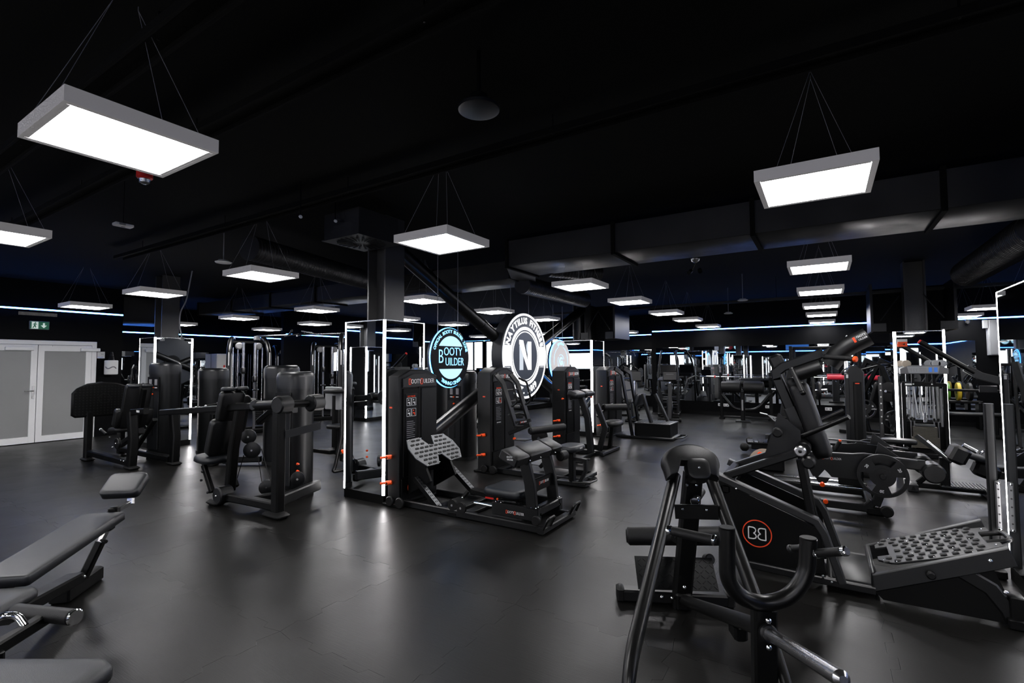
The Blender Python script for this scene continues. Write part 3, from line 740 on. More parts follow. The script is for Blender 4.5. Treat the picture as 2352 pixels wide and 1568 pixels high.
def brand(parent, o, x, y, size, name='lettering'):
    """the two word lettering with red outlined capitals"""
    o, x, y = V(o), V(x).normalized(), V(y).normalized()
    g = G(); put_text(g, 'OOTY', o-x*size*1.02, x, y, size, -.0004, .0012, .78); put_text(g, 'UILDER', o+x*size*1.86, x, y, size, -.0004, .0012, .78)
    mk(name, g, 'print_white', parent, label='white lettering')
    for dx in (-2.38, .22):
        g = G(); c = o+x*size*dx
        for a, b in (((-.2, -.42), (.2, -.42)), ((.2, -.42), (.24, 0)), ((.24, 0), (.2, .42)), ((.2, .42), (-.2, .42)), ((-.2, .42), (-.2, -.42))):
            g.beam(c+x*size*a[0]+y*size*a[1], c+x*size*b[0]+y*size*b[1], size*.10, .002, up=x.cross(y))
        mk('red_capital', g, 'print_orange', parent, label='red outlined capital')
def bb_logo(parent, o, x, y, r_):
    o, x, y = V(o), V(x).normalized(), V(y).normalized(); z = x.cross(y)
    mk('logo_ring', ring_band(G(), o, x, y, r_*.93, r_, .003), 'print_orange', parent, label='orange ring')
    for s in (-1, 1):
        g = G(); q = [(-.58, .42), (-.27, .42), (-.13, .36), (-.08, .22), (-.13, .08), (-.24, .0), (-.11, -.08), (-.05, -.22), (-.11, -.36), (-.27, -.42), (-.58, -.42)]
        q = [(a*-s, b) for a, b in q]; n = len(q)
        for i in range(n): g.beam(o+x*q[i][0]*r_+y*q[i][1]*r_+z*.002, o+x*q[(i+1) % n][0]*r_+y*q[(i+1) % n][1]*r_+z*.002, r_*.075, .003, up=z)
        mk('logo_letter', g, 'print_white', parent, label='mirrored pale letter B')
def roller(parent, a, b, r_, m_='foam', n=24, name='roller_pad'):
    o = mk(name, G().cyl(a, b, r_, n, bev=min(.012, r_*.3)), m_, parent)
    d_ = (V(b)-V(a)).normalized()
    for p, s in ((V(a), -1), (V(b), 1)): mk('end_cap', G().cyl(p+d_*s*.001, p+d_*s*.008, r_*.72, n), 'rubber', o)
    return o
def grip(parent, a, b, r_=.017, tip='steel_bright', name='handle'):
    a, b = V(a), V(b); d_ = (b-a).normalized(); L = (b-a).length
    o = mk(name, G().cyl(a, b-d_*.02, r_, 16, bev=.003), 'foam', parent)
    mk('end_cap', G().cyl(b-d_*.02, b, r_*1.12, 16, bev=.004), tip, o)
    mk('collar', G().cyl(a, a+d_*.015, r_*1.12, 16, bev=.003), tip if tip in ('chrome', 'steel_bright') else 'frame_satin', o)
    return o
def pin(parent, c, axis, r_=.016, L=.06, m_='orange', name='pull_pin'):
    c, axis = V(c), V(axis).normalized()
    return mk(name, G().lathe(c, axis, [(0, r_*.55), (L*.45, r_*.6), (L*.5, r_*.95), (L*.92, r_), (L, r_*.8)], 14), m_, parent)

# ================================================================== chest supported row in the right foreground
M = base('row_machine', (-.6, 2.9, 0), 'black chest supported row machine with a U shaped handle, nearest in front', 'row machine')
A = R(-64); U = V((math.cos(A), math.sin(A), 0)); W_ = V((-U.y, U.x, 0)); UZ = ZA
bl, br = fz(1432, 1376), fz(1668, 1390)
pm = V((-.82, 3.30, 0))                                   # foot of the upright
g = G(); g.beam(bl+ZA*.04, br+ZA*.04, .09, .075); mk('base_bar', g, 'frame_satin', M)
for p, s in ((bl, -1), (br, 1)):
    dd = (br-bl).normalized()*s; mk('end_foot', G().box(p+dd*.02+ZA*.045, (.05, .10, .09), rz=A+math.pi/2, bev=.012), 'rubber', M)
# checker plate step
pl0, pl1 = fz(1466, 1352, .10), fz(1652, 1358, .10); ex_ = (pl1-pl0).normalized(); bk = V((-ex_.y, ex_.x, 0))
tilt = (bk*.55+ZA*.62).normalized()
mk('step_plate', G().prism([pl0, pl1, pl1+tilt*.21, pl0+tilt*.21], ex_.cross(tilt)*-.006), 'frame_satin', M)
sp_n = ex_.cross(tilt)
lugs = G()
for i in range(15):
    for j in range(6):
        c = pl0+ex_*(.03+i*.033)+tilt*(.02+j*.033)+sp_n*.002; a = R(45 if (i+j) % 2 else -45)
        d_ = ex_*math.cos(a)+tilt*math.sin(a); lugs.beam(c-d_*.013, c+d_*.013, .006, .004, up=sp_n)
mk('raised_tread', lugs, 'frame_satin', M, kind='stuff')
for a, b in ((.1, .12), (.3, .10), (.1, .02)): bolts(M, [pl0+ex_*a+tilt*b+sp_n*.006], .009)
# upright post with head
top = dp(1592, 1085, 3.12)
mk('upright', G().beam(pm, V((pm.x, pm.y, 0))+(top-pm)*1.0, .085, .11, up=W_), 'frame_black', M)
# chest pad: thick U shaped cushion
pc = dp(1584, 1066, 3.02); pn = (U*.72+ZA*.42).normalized(); px_ = W_; py_ = pn.cross(px_).normalized()
out = []
for k in range(25):
    a = R(200-220*k/24); out.append((.17*math.cos(a), .115*math.sin(a)+.0))
out += [(.15, -.10), (.105, -.085), (.075, .0), (-.075, .0), (-.105, -.085), (-.15, -.10)]
g = G(); o0 = pc-pn*.04
def oring(k, h): return [o0+px_*(p[0]*k)+py_*(.02+(p[1]-.02)*k)+pn*h for p in out]
g.rings([oring(.9, 0), oring(1, .02), oring(1.0, .065), oring(.95, .09), oring(.82, .102)])
mk('chest_pad', g, 'upholstery', M, ang=60)
mk('pad_bracket', G().pad(pc-pn*.03+py_*-.045+px_*.035, px_, py_, .135, .13, .10, .04, .015), 'frame_satin', M)
bolts(M, [pc+pn*.072-py_*.045+px_*.035], .008)
# A legs, round tube
lt, rtp = dp(1550, 1092, 3.08), dp(1630, 1090, 3.08)
lb1, lb2 = dp(1452, 1500, 2.26), dp(1441, 1575, 2.16)
lf = V((lb2.x, lb2.y, 0))+U*.02
rb1 = dp(1752, 1420, 2.52); rb2 = dp(1806, 1590, 2.16); rf = V((rb2.x, rb2.y, 0))+U*.02
mk('front_leg', G().tube([lt, lb1, lb2+V((0, 0, -.02)), V((lb2.x, lb2.y, 0))], .036, 18, fil=.08, r2=.027), 'tube_gloss', M)
mk('front_leg', G().tube([rtp, rb1, rb2, V((rb2.x, rb2.y, 0))], .036, 18, fil=.08, r2=.027), 'tube_gloss', M)
mk('floor_bar', G().tube([V((lb2.x, lb2.y, .022)), V((rb2.x, rb2.y, .022))], .022, 14), 'tube_gloss', M)
cb0, cb1 = dp(1550, 1174, 2.98), dp(1650, 1176, 2.90)
mk('cross_plate', G().beam(cb0, cb1, .085, .02, up=U*-1), 'frame_black', M)
bolts(M, [dp(1568, 1169, 2.96), dp(1623, 1171, 2.90), dp(1578, 1114, 3.03), dp(1600, 1115, 3.03)], .009, 'chrome')
hh = mk('spare_horn', G().cyl(dp(1612, 1128, 3.30), dp(1597, 1150, 3.02), .024, 16, bev=.004), 'foam', M); mk('horn_tip', G().cyl(dp(1597.5, 1149, 3.03), dp(1596, 1152, 3.0), .027, 16, bev=.004), 'chrome', M)
# shin roller and its carrier
r0, r1 = dp(1441, 1230, 3.45), dp(1655, 1230, 3.30)
roller(M, r0, r1, .062)
mk('roller_carrier', G().beam((r0+r1)/2, pm+V((0, 0, .42)), .05), 'frame_black', M)
mk('guide_wheel', G().cyl(dp(1622, 1284, 3.35), dp(1632, 1284, 3.30), .035, 20, bev=.006), 'rubber', M)
# lever with yoke
lv0, lv1 = dp(1570, 1378, 3.12), dp(1745, 1440, 1.98)
mk('lever_arm', G().tube([lv0, lv1], .033, 16), 'tube_gloss', M)
mk('lever_hinge', G().box(lv0, (.08, .1, .1), rz=A, bev=.01), 'frame_black', M); bolts(M, [dp(1572, 1348, 3.05), dp(1520, 1371, 3.15), dp(1544, 1373, 3.12)], .012, 'chrome')
pt0, pt1 = dp(1754, 1398, 1.87), dp(1758, 1640, 1.85)
mk('yoke_post', G().beam(pt0, pt1, .085, .05, up=U), 'frame_black', M)
bolts(M, [dp(1765, 1425, 1.815), dp(1766, 1487, 1.815)], .011, 'chrome')
D_ = 1.86
ub = [dp(1670, 1212, D_), dp(1670, 1330, D_), dp(1700, 1372, D_), dp(1755, 1388, D_), dp(1815, 1372, D_-.01), dp(1853, 1320, D_-.01), dp(1857, 1236, D_-.01)]
mk('u_handle', G().tube(ub, .0295, 20, fil=.10), 'tube_gloss', M)
for p in (ub[0], ub[-1]): mk('end_plug', G().cyl(p, p+ZA*.004, .0285, 20, bev=.002), 'rubber', M)
grip(M, dp(1645, 1241, D_+.02), dp(1532, 1217, D_+.14), .0185, 'chrome')
grip(M, dp(1872, 1271, D_-.03), dp(1946, 1265, D_-.14), .0155, 'chrome')
grip(M, dp(1845, 1258, D_+.02), dp(1812, 1260, D_+.08), .0135, 'frame_grey')
# loading horn and strut
h0, h1 = dp(1762, 1452, 1.84), dp(1938, 1562, 1.33)
mk('plate_horn', G().cyl(h0, h1, .023, 22, bev=.012), 'steel_bright', M)
mk('horn_collar', G().cyl(h0-(h1-h0)*.02, h0+(h1-h0)*.05, .032, 22, bev=.005), 'frame_satin', M)
mk('rear_strut', G().tube([dp(1775, 1470, 1.95), dp(1822, 1620, 1.75)], .02, 14), 'tube_gloss', M)
mk('stop_block', G().box(dp(1695, 1445, 2.3), (.10, .06, .07), rz=A, bev=.01), 'frame_black', M)

# ================================================================== pendulum squat with the mirrored logo
H = base('pendulum_squat', (.1, 4.4, 0), 'long black squat machine with orange ringed logo on its side panel', 'squat machine')
YN_, YF_ = 4.05, 4.66
def both(fn):
    for yy in (YN_, YF_): fn(yy)
side = [(-.71, .66), (-.05, .40), (-.035, .10), (-.60, .10)]
def side_frame(yy):
    mk('side_panel', G().prism([V((a, yy+.02, b)) for a, b in side], (0, .02, 0)), 'frame_black', H)
    mk('top_rail', G().path([(-.73, yy+.02, .70), (-.08, yy+.02, .455), (-.035, yy+.02, .38), (.06, yy+.02, .07)], .075, .05, side=(0, 1, 0)), 'frame_grey', H)
    mk('bottom_rail', G().path([(-.72, yy+.02, .62), (-.62, yy+.02, .08), (.10, yy+.02, .06), (.24, yy+.02, .06)], .06, .05, side=(0, 1, 0)), 'frame_satin', H)
both(side_frame)
bb_logo(H, V((-.453, YN_+.0195, .305)), XA, ZA, .098)
bolts(H, [V((-.58, YN_-.02, .62)), V((-.05, YN_-.015, .10)), V((-.2, YN_-.015, .085)), V((.0, YN_-.015, .07))], .009)
# deck between the sides
mk('deck', G().box((.13, 4.36, .085), (.26, .56, .02), bev=.004), 'frame_grey', H)
mk('cross_member', G().box((-.66, 4.36, .60), (.06, .6, .06), bev=.01), 'frame_black', H)
mk('cross_member', G().box((.0, 4.36, .06), (.06, .6, .06), bev=.01), 'frame_black', H)
mk('step_pad', G().box((-.165, YN_-.05, .075), (.085, .07, .11), bev=.006), 'frame_grey', H)
# uprights carrying the pivot
for yy in (YN_+.09, YF_-.09):
    a, b = ay(1838, 1060, yy), ay(1886, 1325, yy); mk('upright', G().beam((a.x, yy, .86 if yy < 4.3 else .86), (-.05, yy, .05), .05, .075, up=YA), 'frame_black', H)
# rocker arms
YM = 4.35
for yy in (4.14, 4.56):
    mk('rocker_arm', G().beam((-.66, yy, .69), (-.13, yy, .93), .055, .075, up=YA), 'frame_satin', H)
mk('arm_bridge', G().beam((-.65, 4.10, .69), (-.65, 4.60, .69), .06), 'frame_satin', H)
pv = V((-.14, YM, .945))
mk('pivot_shaft', G().cyl(pv-YA*.28, pv+YA*.28, .045, 24, bev=.006), 'frame_black', H)
hn = ay(1838, 1036, 3.98)
mk('plate_horn', G().cyl(hn+YA*.17, hn, .036, 24, bev=.004), 'frame_satin', H)
mk('horn_cap', G().cyl(hn+YA*.004, hn-YA*.012, .037, 24, bev=.008), 'steel_bright', H); bolts(H, [hn-YA*.014], .012, 'rubber')
mk('swing_drum', G().cyl(ay(1857, 1063, 4.02), ay(1857, 1063, 4.02)+YA*.1, .044, 24, bev=.012), 'frame_satin', H)
mk('side_gusset', G().prism([V((-.42, 4.18, .80)), V((-.16, 4.18, .90)), V((-.16, 4.18, 1.06)), V((-.3, 4.18, 1.18))], (0, .02, 0)), 'frame_satin', H)
mk('roller_knob', G().cyl((-.30, 4.12, 1.05), (-.30, 4.04, 1.05), .035, 18, bev=.01), 'rubber', H)
# carriage: spine, sleeve, back pad, shoulder yoke
yq = YM
def c_(px, py): q = ay(px, py, yq); return V((q.x, yq, q.z))
sp = [c_(1852, 1020), c_(1785, 868), c_(1800, 845), c_(1895, 812), c_(1950, 790)]
mk('spine', G().path([sp[0], sp[1]], .085, .075, side=(0, 1, 0)), 'frame_satin', H)
mk('spine_sleeve', G().path([c_(1833, 978), c_(1814, 935)], .097, .09, side=(0, 1, 0)), 'frame_grey', H)
mk('upper_arm', G().path([c_(1786, 872), c_(1783, 855), c_(1800, 842), c_(1892, 810)], .085, .07, side=(0, 1, 0)), 'frame_satin', H)
bd = (c_(1884, 1050)-c_(1822, 880)); bx = bd.normalized(); bn = V((-bx.z, 0, bx.x)); bn = bn if bn.x > 0 else -bn
mid = (c_(1884, 1050)+c_(1822, 880))/2
mk('back_pad', G().pad(mid-bn*.03, bx, YA if bx.cross(YA).dot(bn) > 0 else -YA, bd.length, .28, .12, .05, .035), 'upholstery', H, ang=60)
mk('neck_pad', G().pad(c_(1805, 885)+bn*.02, bx, -YA if bx.cross(-YA).dot(bn) > 0 else YA, .10, .24, .07, .04, .025), 'upholstery', H, ang=60)
mk('head_block', G().box(c_(1783, 838)+V((0, .14, .01)), (.10, .09, .15), bev=.02, rot=Matrix.Rotation(R(-22), 3, 'Y')), 'upholstery', H)
# shoulder pads on the yoke, two, each bent
for yy, nm in ((YM-.17, 'near'), (YM+.17, 'far')):
    def q_(px, py): q = ay(px, py, YM-.17); return V((q.x, yy, q.z))
    mk('shoulder_pad', G().path([q_(1905, 838), q_(1925, 812), q_(1948, 795), q_(1994, 772)], .13, .125, side=(0, 1, 0), ch=.33), 'upholstery', H, ang=60)
    mk('lower_pad', G().path([q_(1822, 862), q_(1885, 842)], .12, .10, side=(0, 1, 0), ch=.35), 'upholstery', H, ang=60)
    mk('yoke_arm', G().path([q_(1890, 812), q_(1940, 785), q_(1985, 768)], .05, .035, side=(0, 1, 0)), 'frame_satin', H)
    bolts(H, [q_(1930, 786), q_(1945, 772), q_(1978, 762)], .009)
lbp = ay(1982, 774, YM-.17-.068)
g = G(); put_text(g, 'OOTY', lbp+V((-.01, 0, .010)), V((.9, 0, .42)), V((-.42, 0, .9)), .020, 0, .001); put_text(g, 'UILDER', lbp+V((.0, 0, -.008)), V((.9, 0, .42)), V((-.42, 0, .9)), .017, 0, .001)
mk('pad_lettering', g, 'print_white', H); mk('pad_capital', G().box(lbp+V((-.048, 0, -.018)), (.014, .002, .036), rot=Matrix.Rotation(R(-25), 3, 'Y')), 'print_orange', H)
# handles
h_ = grip(H, ay(1893, 819, YM-.2), ay(1968, 825, YM-.32), .018, 'orange')
grip(H, ay(1818, 846, YM-.2), ay(1846, 905, YM-.3), .017, 'frame_black')
mk('handle_tube', G().tube([ay(1842, 1002, YM-.14), ay(1876, 988, YM-.2), ay(1950, 957, YM-.3)], .017, 12, fil=.05), 'tube_gloss', H)
mk('handle_tube', G().tube([ay(1865, 985, YM+.14), ay(1885, 965, YM+.18), ay(1938, 942, YM+.2)], .017, 12, fil=.05), 'tube_gloss', H)
# foot plate unit, tilted up to the right
def rail(yy):
    mk('platform_rail', G().prism([V((.235, yy, .055)), V((.92, yy, .36)), V((.885, yy, .46)), V((.225, yy, .16))], (0, .045, 0), bev=.005), 'frame_grey', H)
both(rail)
mk('wedge_panel_shadow', G().prism([V((.24, YN_+.015, .05)), V((.82, YN_+.015, .31)), V((.90, YN_+.015, .10)), V((.86, YN_+.015, .015)), V((.28, YN_+.015, .01))], (0, .015, 0)), 'frame_black', H)  # side plate drawn down to the floor to take in the shadow underneath
mk('front_lip', G().box((.235, 4.37, .11), (.03, .6, .12), bev=.006), 'frame_satin', H)
for yy in (YN_+.03, YF_+.0):
    mk('support_leg', G().path([(.66, yy+.02, .28), (.80, yy+.02, .20), (.875, yy+.02, .09), (.905, yy+.02, 0)], .09, .09, side=(0, 1, 0)), 'frame_satin', H)
mk('foot_bar', G().box((.90, 4.38, .03), (.08, .72, .06), bev=.008), 'frame_black', H)
mk('kick_panel', G().box((.91, YN_+.05, .095), (.07, .12, .17), bev=.006), 'frame_black', H)
fb = V((.285, 4.385, .17)); fxv = V((.84, 0, .30)).normalized(); fn = V((-fxv.z, 0, fxv.x))
def fp(a, b, h=0): return fb+fxv*a+YA*b+fn*h
outl = [(0, -.16), (.06, -.24), (.10, -.265), (.50, -.265), (.60, -.22), (.66, -.21), (.66, -.12), (.60, -.10), (.60, .10), (.66, .12), (.66, .21), (.60, .22), (.50, .265), (.10, .265), (.06, .24), (0, .16), (.0, .09), (.07, .09), (.07, -.09), (0, -.09)]
mk('foot_plate', G().prism([fp(a, b, .03) for a, b in outl], fn*.014, bev=.003), 'frame_grey', H)
st = to_mesh('stud', G().box((0, 0, .004), (.036, .040, .010), bev=.005), 'stud_rubber')
ang = -math.atan2(fxv.z, fxv.x)
for i in range(9):
    for j in range(8):
        b_ = -.225+j*.064; a_ = .045+i*.062+(.018 if j % 2 else 0)
        if a_ < .11 and abs(b_) < .12: continue
        mk_shared('stud', st, H, fp(a_, b_, .044), (0, ang, 0))
bolts(H, [fp(a, b, .045) for a, b in ((.03, -.19), (.1, -.25), (.3, -.25), (.5, -.25), (.63, -.17), (.63, .17), (.5, .25), (.3, .25), (.1, .25), (.03, .19), (.2, -.13), (.2, .13), (.42, -.13), (.42, .13), (.3, 0), (.53, 0))], .006, 'chrome')
bolts(H, [V((.80, YN_-.006, .37)), V((.86, YN_-.006, .20))], .014, 'chrome')
mk('adjust_knob', G().cyl((.52, YN_+.0, .235), (.52, YN_-.05, .235), .024, 16, bev=.008), 'rubber', H)
mk('grab_bar', G().tube([fp(.60, -.09, .04), fp(.72, -.09, .03), fp(.72, .09, .03), fp(.60, .09, .04)], .016, 12, fil=.05), 'tube_gloss', H)

# ================================================================== selectorised glute machines with branded towers
def pln(px, py, p0, n):
    v = ray(px, py); p0, n = V(p0), V(n); return CAM + v*((p0-CAM).dot(n)/v.dot(n))
def bb_tower(t, xf, y0, y1, h=1.5, dpt=.22, pins=True, fine=True):
    ym = (y0+y1)/2; w = y1-y0
    prof = [(y0, .0), (y1, .0), (y1, h-.075), (ym+w*.22, h), (ym-w*.22, h), (y0, h-.075)]
    sh = mk('tower_shell', G().prism([V((xf-dpt, a, b)) for a, b in prof], (dpt, 0, 0), bev=.012), 'frame_satin', t)
    ins = [(y0+.05, h-.20), (y1-.05, h-.20), (y1-.05, h-.10), (ym+w*.16, h-.045), (ym-w*.16, h-.045), (y0+.05, h-.10)]
    hd = mk('header_plate', G().prism([V((xf, a, b)) for a, b in ins], (.022, 0, 0), bev=.006), 'frame_grey', t)
    brand(hd, V((xf+.023, ym+.005, h-.135)), YA, ZA, w*.115)
    mk('left_cover', G().box((xf+.008, y0+.05+w*.2, (h-.2+.3)/2), (.022, w*.38, h-.22-.3), bev=.005), 'frame_black', t)
    mk('right_cover', G().box((xf+.012, y1-.04-w*.2, (h-.2+.3)/2), (.028, w*.40, h-.22-.3), bev=.006), 'frame_satin', t)
    mk('centre_slot', G().box((xf+.004, ym+.005, .82), (.012, .035, 1.0)), 'rubber', t)
    lp = mk('lower_cover', G().box((xf+.006, y0+w*.31, .18), (.022, w*.52, .24), bev=.005), 'frame_black', t)
    # instruction sheet: framed pictograms and lines of print
    sy0 = y0+.05+w*.06; sw = w*.27
    pn_ = mk('instruction_panel', G().box((xf+.0205, sy0+sw/2, h-.55), (.003, sw, .56)), 'screen', t)
    if fine:
        for i in range(2):
            for j in range(2):
                cy, cz = sy0+sw*(.27+.46*i), h-.36-.12*j
                g = G()
                for s in (-1, 1): g.box((xf+.023, cy+s*sw*.19, cz), (.002, .003, .085)); g.box((xf+.023, cy, cz+s*.042), (.002, sw*.38, .003))
                mk('picture_frame', g, 'print_white', pn_)
                g = G(); g.ball((xf+.023, cy-.005, cz+.02), .008, 6, (.2, 1, 1)); g.box((xf+.023, cy, cz-.008), (.002, .03, .012)); g.box((xf+.023, cy+.012, cz-.02), (.002, .010, .025)); mk('pictogram', g, 'print_white' if (i, j) != (1, 1) else 'print_orange', pn_)
        g = G()
        for k in range(9): g.box((xf+.023, sy0+sw*(.45 if k % 3 else .38), h-.58-.022*k), (.002, sw*(.75 if k % 3 else .6), .006))
        mk('print_lines', g, 'print_grey', pn_, kind='stuff')
        put_text(g2 := G(), 'BOOTY BUILDER', V((xf+.023, sy0+sw/2, h-.30)), YA, ZA, .022, 0, .001, width=sw*.7); mk('panel_title', g2, 'print_orange', pn_)
        put_text(g2 := G(), 'BOOTY BUILDER', V((xf+.023, sy0+sw/2, h-.80)), YA, ZA, .02, 0, .001, width=sw*.6); mk('panel_footer', g2, 'print_white', pn_)
    if pins:
        for z in (.53, .25): pin(t, (xf-.20, y0-.075, z), (.86, .46, .10), .024, .13); mk('pin_socket', G().cyl((xf-.13, y0-.06, z+.005), (xf-.13, y0, z+.005), .016, 12), 'frame_black', t)
    mk('foot_plate_base', G().box((xf-dpt/2, ym, .015), (dpt+.10, w+.06, .03), bev=.005), 'frame_black', t)
    for yy in (y0-.01,): 
        mk('wheel', G().cyl((xf-.10, y0-.045, .06), (xf-.10, y0-.015, .06), .055, 20, bev=.008), 'rubber', t)
        mk('wheel', G().cyl((xf+.05, y0-.045, .06), (xf+.05, y0-.015, .06), .06, 20, bev=.008), 'rubber', t)
    mk('small_label', G().box((xf-.12, y0-.001, h-.42), (.04, .002, .018)), 'print_orange', t)
    return sh

# ---- hip thrust (first tower, nearest)
T1 = base('hip_thrust_machine', (-3.2, 4.3, 0), 'branded hip thrust machine with grey foot plates beside the mirrored column', 'glute machine')
bb_tower(T1, -3.98, 3.96, 4.60, 1.50, .17)
bb_logo(T1, V((-3.957, 4.14, .19)), YA, ZA, .062)
# butterfly foot plate
fpn = V((math.sin(R(52)), 0, math.cos(R(52)))); fp0 = V((-3.66, 4.28, .0)); fp0.z = ax(1000, 1035, -3.66).z
fpx = [(934, 1010), (963, 1004), (985, 1020), (997, 1019), (990, 999), (1018, 995), (1040, 1010), (1056, 1029), (1061, 1049), (1036, 1057), (1015, 1042), (1007, 1044), (1010, 1064), (982, 1071), (955, 1053), (938, 1030)]
poly = [pln(a, b, fp0, fpn) for a, b in fpx]
mk('foot_plate', G().prism(poly, fpn*-.012, bev=.003), 'plate_metal', T1)
sl_me = to_mesh('slot', G().pad((0, 0, -.001), (0, 1, 0), (0, 0, 1), .055, .021, .004, .0105, .001), 'rubber')
upv = V((-fpn.z, 0, fpn.x)); rotm = Matrix((fpn, YA, upv)).transposed()
def in_poly(p):
    q = [(v_.y, v_.dot(upv)) for v_ in poly]; x, y = p.y, p.dot(upv); c = False
    for i in range(len(q)):
        (x0, y0), (x1, y1) = q[i-1], q[i]
        if (y0 > y) != (y1 > y) and x < (x1-x0)*(y-y0)/(y1-y0)+x0: c = not c
    return c
cz = sum((v_.dot(upv) for v_ in poly))/len(poly); cyy = sum(v_.y for v_ in poly)/len(poly)
for j in range(-6, 7):
    for i in range(-6, 7):
        p = fp0 + YA*((cyy-fp0.y)+.075*i+(.037 if j % 2 else 0)) + upv*((cz-fp0.dot(upv))+.048*j)
        if all(in_poly(p+YA*a+upv*b) for a in (-.034, .034) for b in (-.016, .016)):
            o = mk_shared('slot', sl_me, T1, p+fpn*.0015); o.rotation_euler = rotm.to_euler()
bolts(T1, [v_+(fp0+YA*(cyy-fp0.y)+upv*(cz-fp0.dot(upv))-v_)*.08+fpn*.002 for v_ in poly], .006, 'chrome')
for yy in (4.08, 4.5): mk('plate_bracket', G().prism([V((-3.95, yy, .62)), V((-3.74, yy, .52)), V((-3.62, yy, .30)), V((-3.95, yy, .12))], (0, .03, 0)), 'frame_black', T1)
# stepped struts
for (a, b, yy) in (((950, 1100), (1003, 1168), 4.03), ((1034, 1076), (1086, 1134), 4.58)):
    p, q = ay(*a, yy), ay(*b, yy); d_ = (q-p).normalized(); nn = V((-d_.z, 0, d_.x))
    nn = nn if nn.z > 0 else -nn
    mk('strut', G().beam(p+YA*.03, q+YA*.03, .06, .05, up=YA), 'frame_black', T1)
    tr = mk('tread', G().prism([p+nn*.027+YA*.0, q+nn*.027+YA*.0, q+nn*.027+YA*.06, p+nn*.027+YA*.06], nn*.004), 'plate_metal', T1)
    gg = G()
    for k in range(10):
        for s in (.018, .042): c = p.lerp(q, (k+.5)/10)+nn*.0325+YA*s; gg.beam(c-d_*.009, c+d_*.009, .009, .002, up=nn)
    mk('tread_hole', gg, 'rubber', tr, kind='stuff')
# base frame
for yy in (4.03, 4.58):
    mk('base_rail', G().beam((-3.95, yy, .04), (-2.22, yy, .04), .07, .055, up=YA), 'frame_satin', T1)
mk('floor_plate', G().box((-3.35, 4.3, .025), (.5, .5, .03), bev=.004), 'frame_black', T1)
mk('end_rail', G().beam((-2.22, 3.98, .04), (-2.22, 4.66, .04), .07, .055), 'frame_satin', T1)
for x in (-3.25, -2.5): mk('cross_tie', G().beam((x, 4.03, .05), (x, 4.58, .05), .06, .045), 'frame_black', T1)
for q, rr in (((1038, 1160), .056), ((1058, 1167), .056)):
    p = ay(*q, 3.90); pu = mk('pulley', G().lathe(p, YA, [(0, rr), (.006, rr), (.012, rr*.86), (.018, rr), (.024, rr)], 24), 'rubber', T1); mk('axle', G().cyl(p-YA*.006, p+YA*.0, .012, 12), 'steel_bright', pu)
mk('pulley_bracket', G().box(ay(1040, 1180, 4.02), (.12, .04, .05), bev=.006), 'frame_black', T1)
mk('lever_stub', G().tube([ay(1062, 1143, 4.2), ay(1075, 1128, 4.25)], .02, 12), 'rubber', T1); bolts(T1, [ay(1062, 1143, 4.17)], .012, 'chrome')
for yy in (4.1, 4.5): mk('guide_rod', G().cyl((-3.05, yy, .15), (-2.28, yy, .15), .013, 14), 'chrome', T1)
# carriage
mk('carriage_box', G().box((-2.54, 4.08, .15), (.52, .07, .12), bev=.006), 'frame_satin', T1)
mk('carriage_box', G().box((-2.54, 4.52, .15), (.52, .07, .12), bev=.006), 'frame_satin', T1)
brand(T1, V((-2.54, 4.043, .14)), XA, ZA, .035, 'side_lettering')
bolts(T1, [V((x, 4.08+s, .212)) for x in (-2.76, -2.7, -2.36, -2.31) for s in (-.02, .02)] + [V((x, 4.52+s, .212)) for x in (-2.36, -2.31) for s in (-.02, .02)], .008, 'chrome')
mk('carriage_bridge', G().box((-2.33, 4.3, .17), (.09, .5, .07), bev=.008), 'frame_satin', T1)
mk('front_arm', G().path([(-3.2, 4.27, .22), (-2.9, 4.27, .20), (-2.5, 4.27, .22)], .09, .05, side=(0, 1, 0)), 'frame_black', T1)
mk('seat_pad', G().pad((-2.70, 4.25, .26), XA, YA, .44, .42, .075, .07, .025), 'upholstery_blue', T1, ang=60)
mk('seat_post', G().box((-2.70, 4.25, .23), (.2, .1, .07), bev=.01), 'frame_black', T1)
mk('red_label', G().box((-2.84, 4.065, .235), (.10, .003, .016), rz=.0), 'red', T1); bolts(T1, [V((-2.74, 4.06, .24))], .012, 'orange')
for yy in (4.06, 4.48):
    mk('pad_post', G().path([(-2.36, yy+.02, .20), (-2.38, yy+.02, .42), (-2.44, yy+.02, .64)], .05, .11, side=(0, 1, 0)), 'frame_satin', T1)
brc = mk('post_plate', G().box((-2.365, 4.29, .40), (.025, .36, .12), bev=.004), 'frame_black', T1); brand(T1, V((-2.351, 4.29, .41)), YA, ZA, .034, 'post_lettering')
bpx = V((.42, 0, .9)).normalized()
bp_n = V((.9, 0, -.42)).normalized()
# back pad, long axis across the machine, three stitched segments
for k, (ya, yb) in enumerate(((3.80, 4.03), (4.035, 4.47), (4.475, 4.70))):
    mk('back_pad', G().box(V((-2.45, (ya+yb)/2, .70)), (.20, yb-ya, .095), bev=.012, rot=Matrix.Rotation(R(24), 3, 'Y')), 'upholstery', T1)
mk('pad_board', G().box((-2.47, 4.25, .655), (.13, .8, .02), rot=Matrix.Rotation(R(37), 3, 'Y')), 'frame_black', T1)
bolts(T1, [V((-2.33, y, .66)) for y in (4.0, 4.2, 4.5)], .007, 'chrome')
g = G(); put_text(g, 'OOTY', V((-2.43, 3.797, .715)), XA, V((0, 0, 1)), .022, 0, .001); put_text(g, 'UILDER', V((-2.425, 3.797, .693)), XA, ZA, .02, 0, .001); mk('pad_lettering', g, 'print_white', T1)
mk('pad_roll', G().cyl((-2.34, 4.62, .60), (-2.34, 4.75, .60), .05, 20, bev=.01), 'rubber', T1)
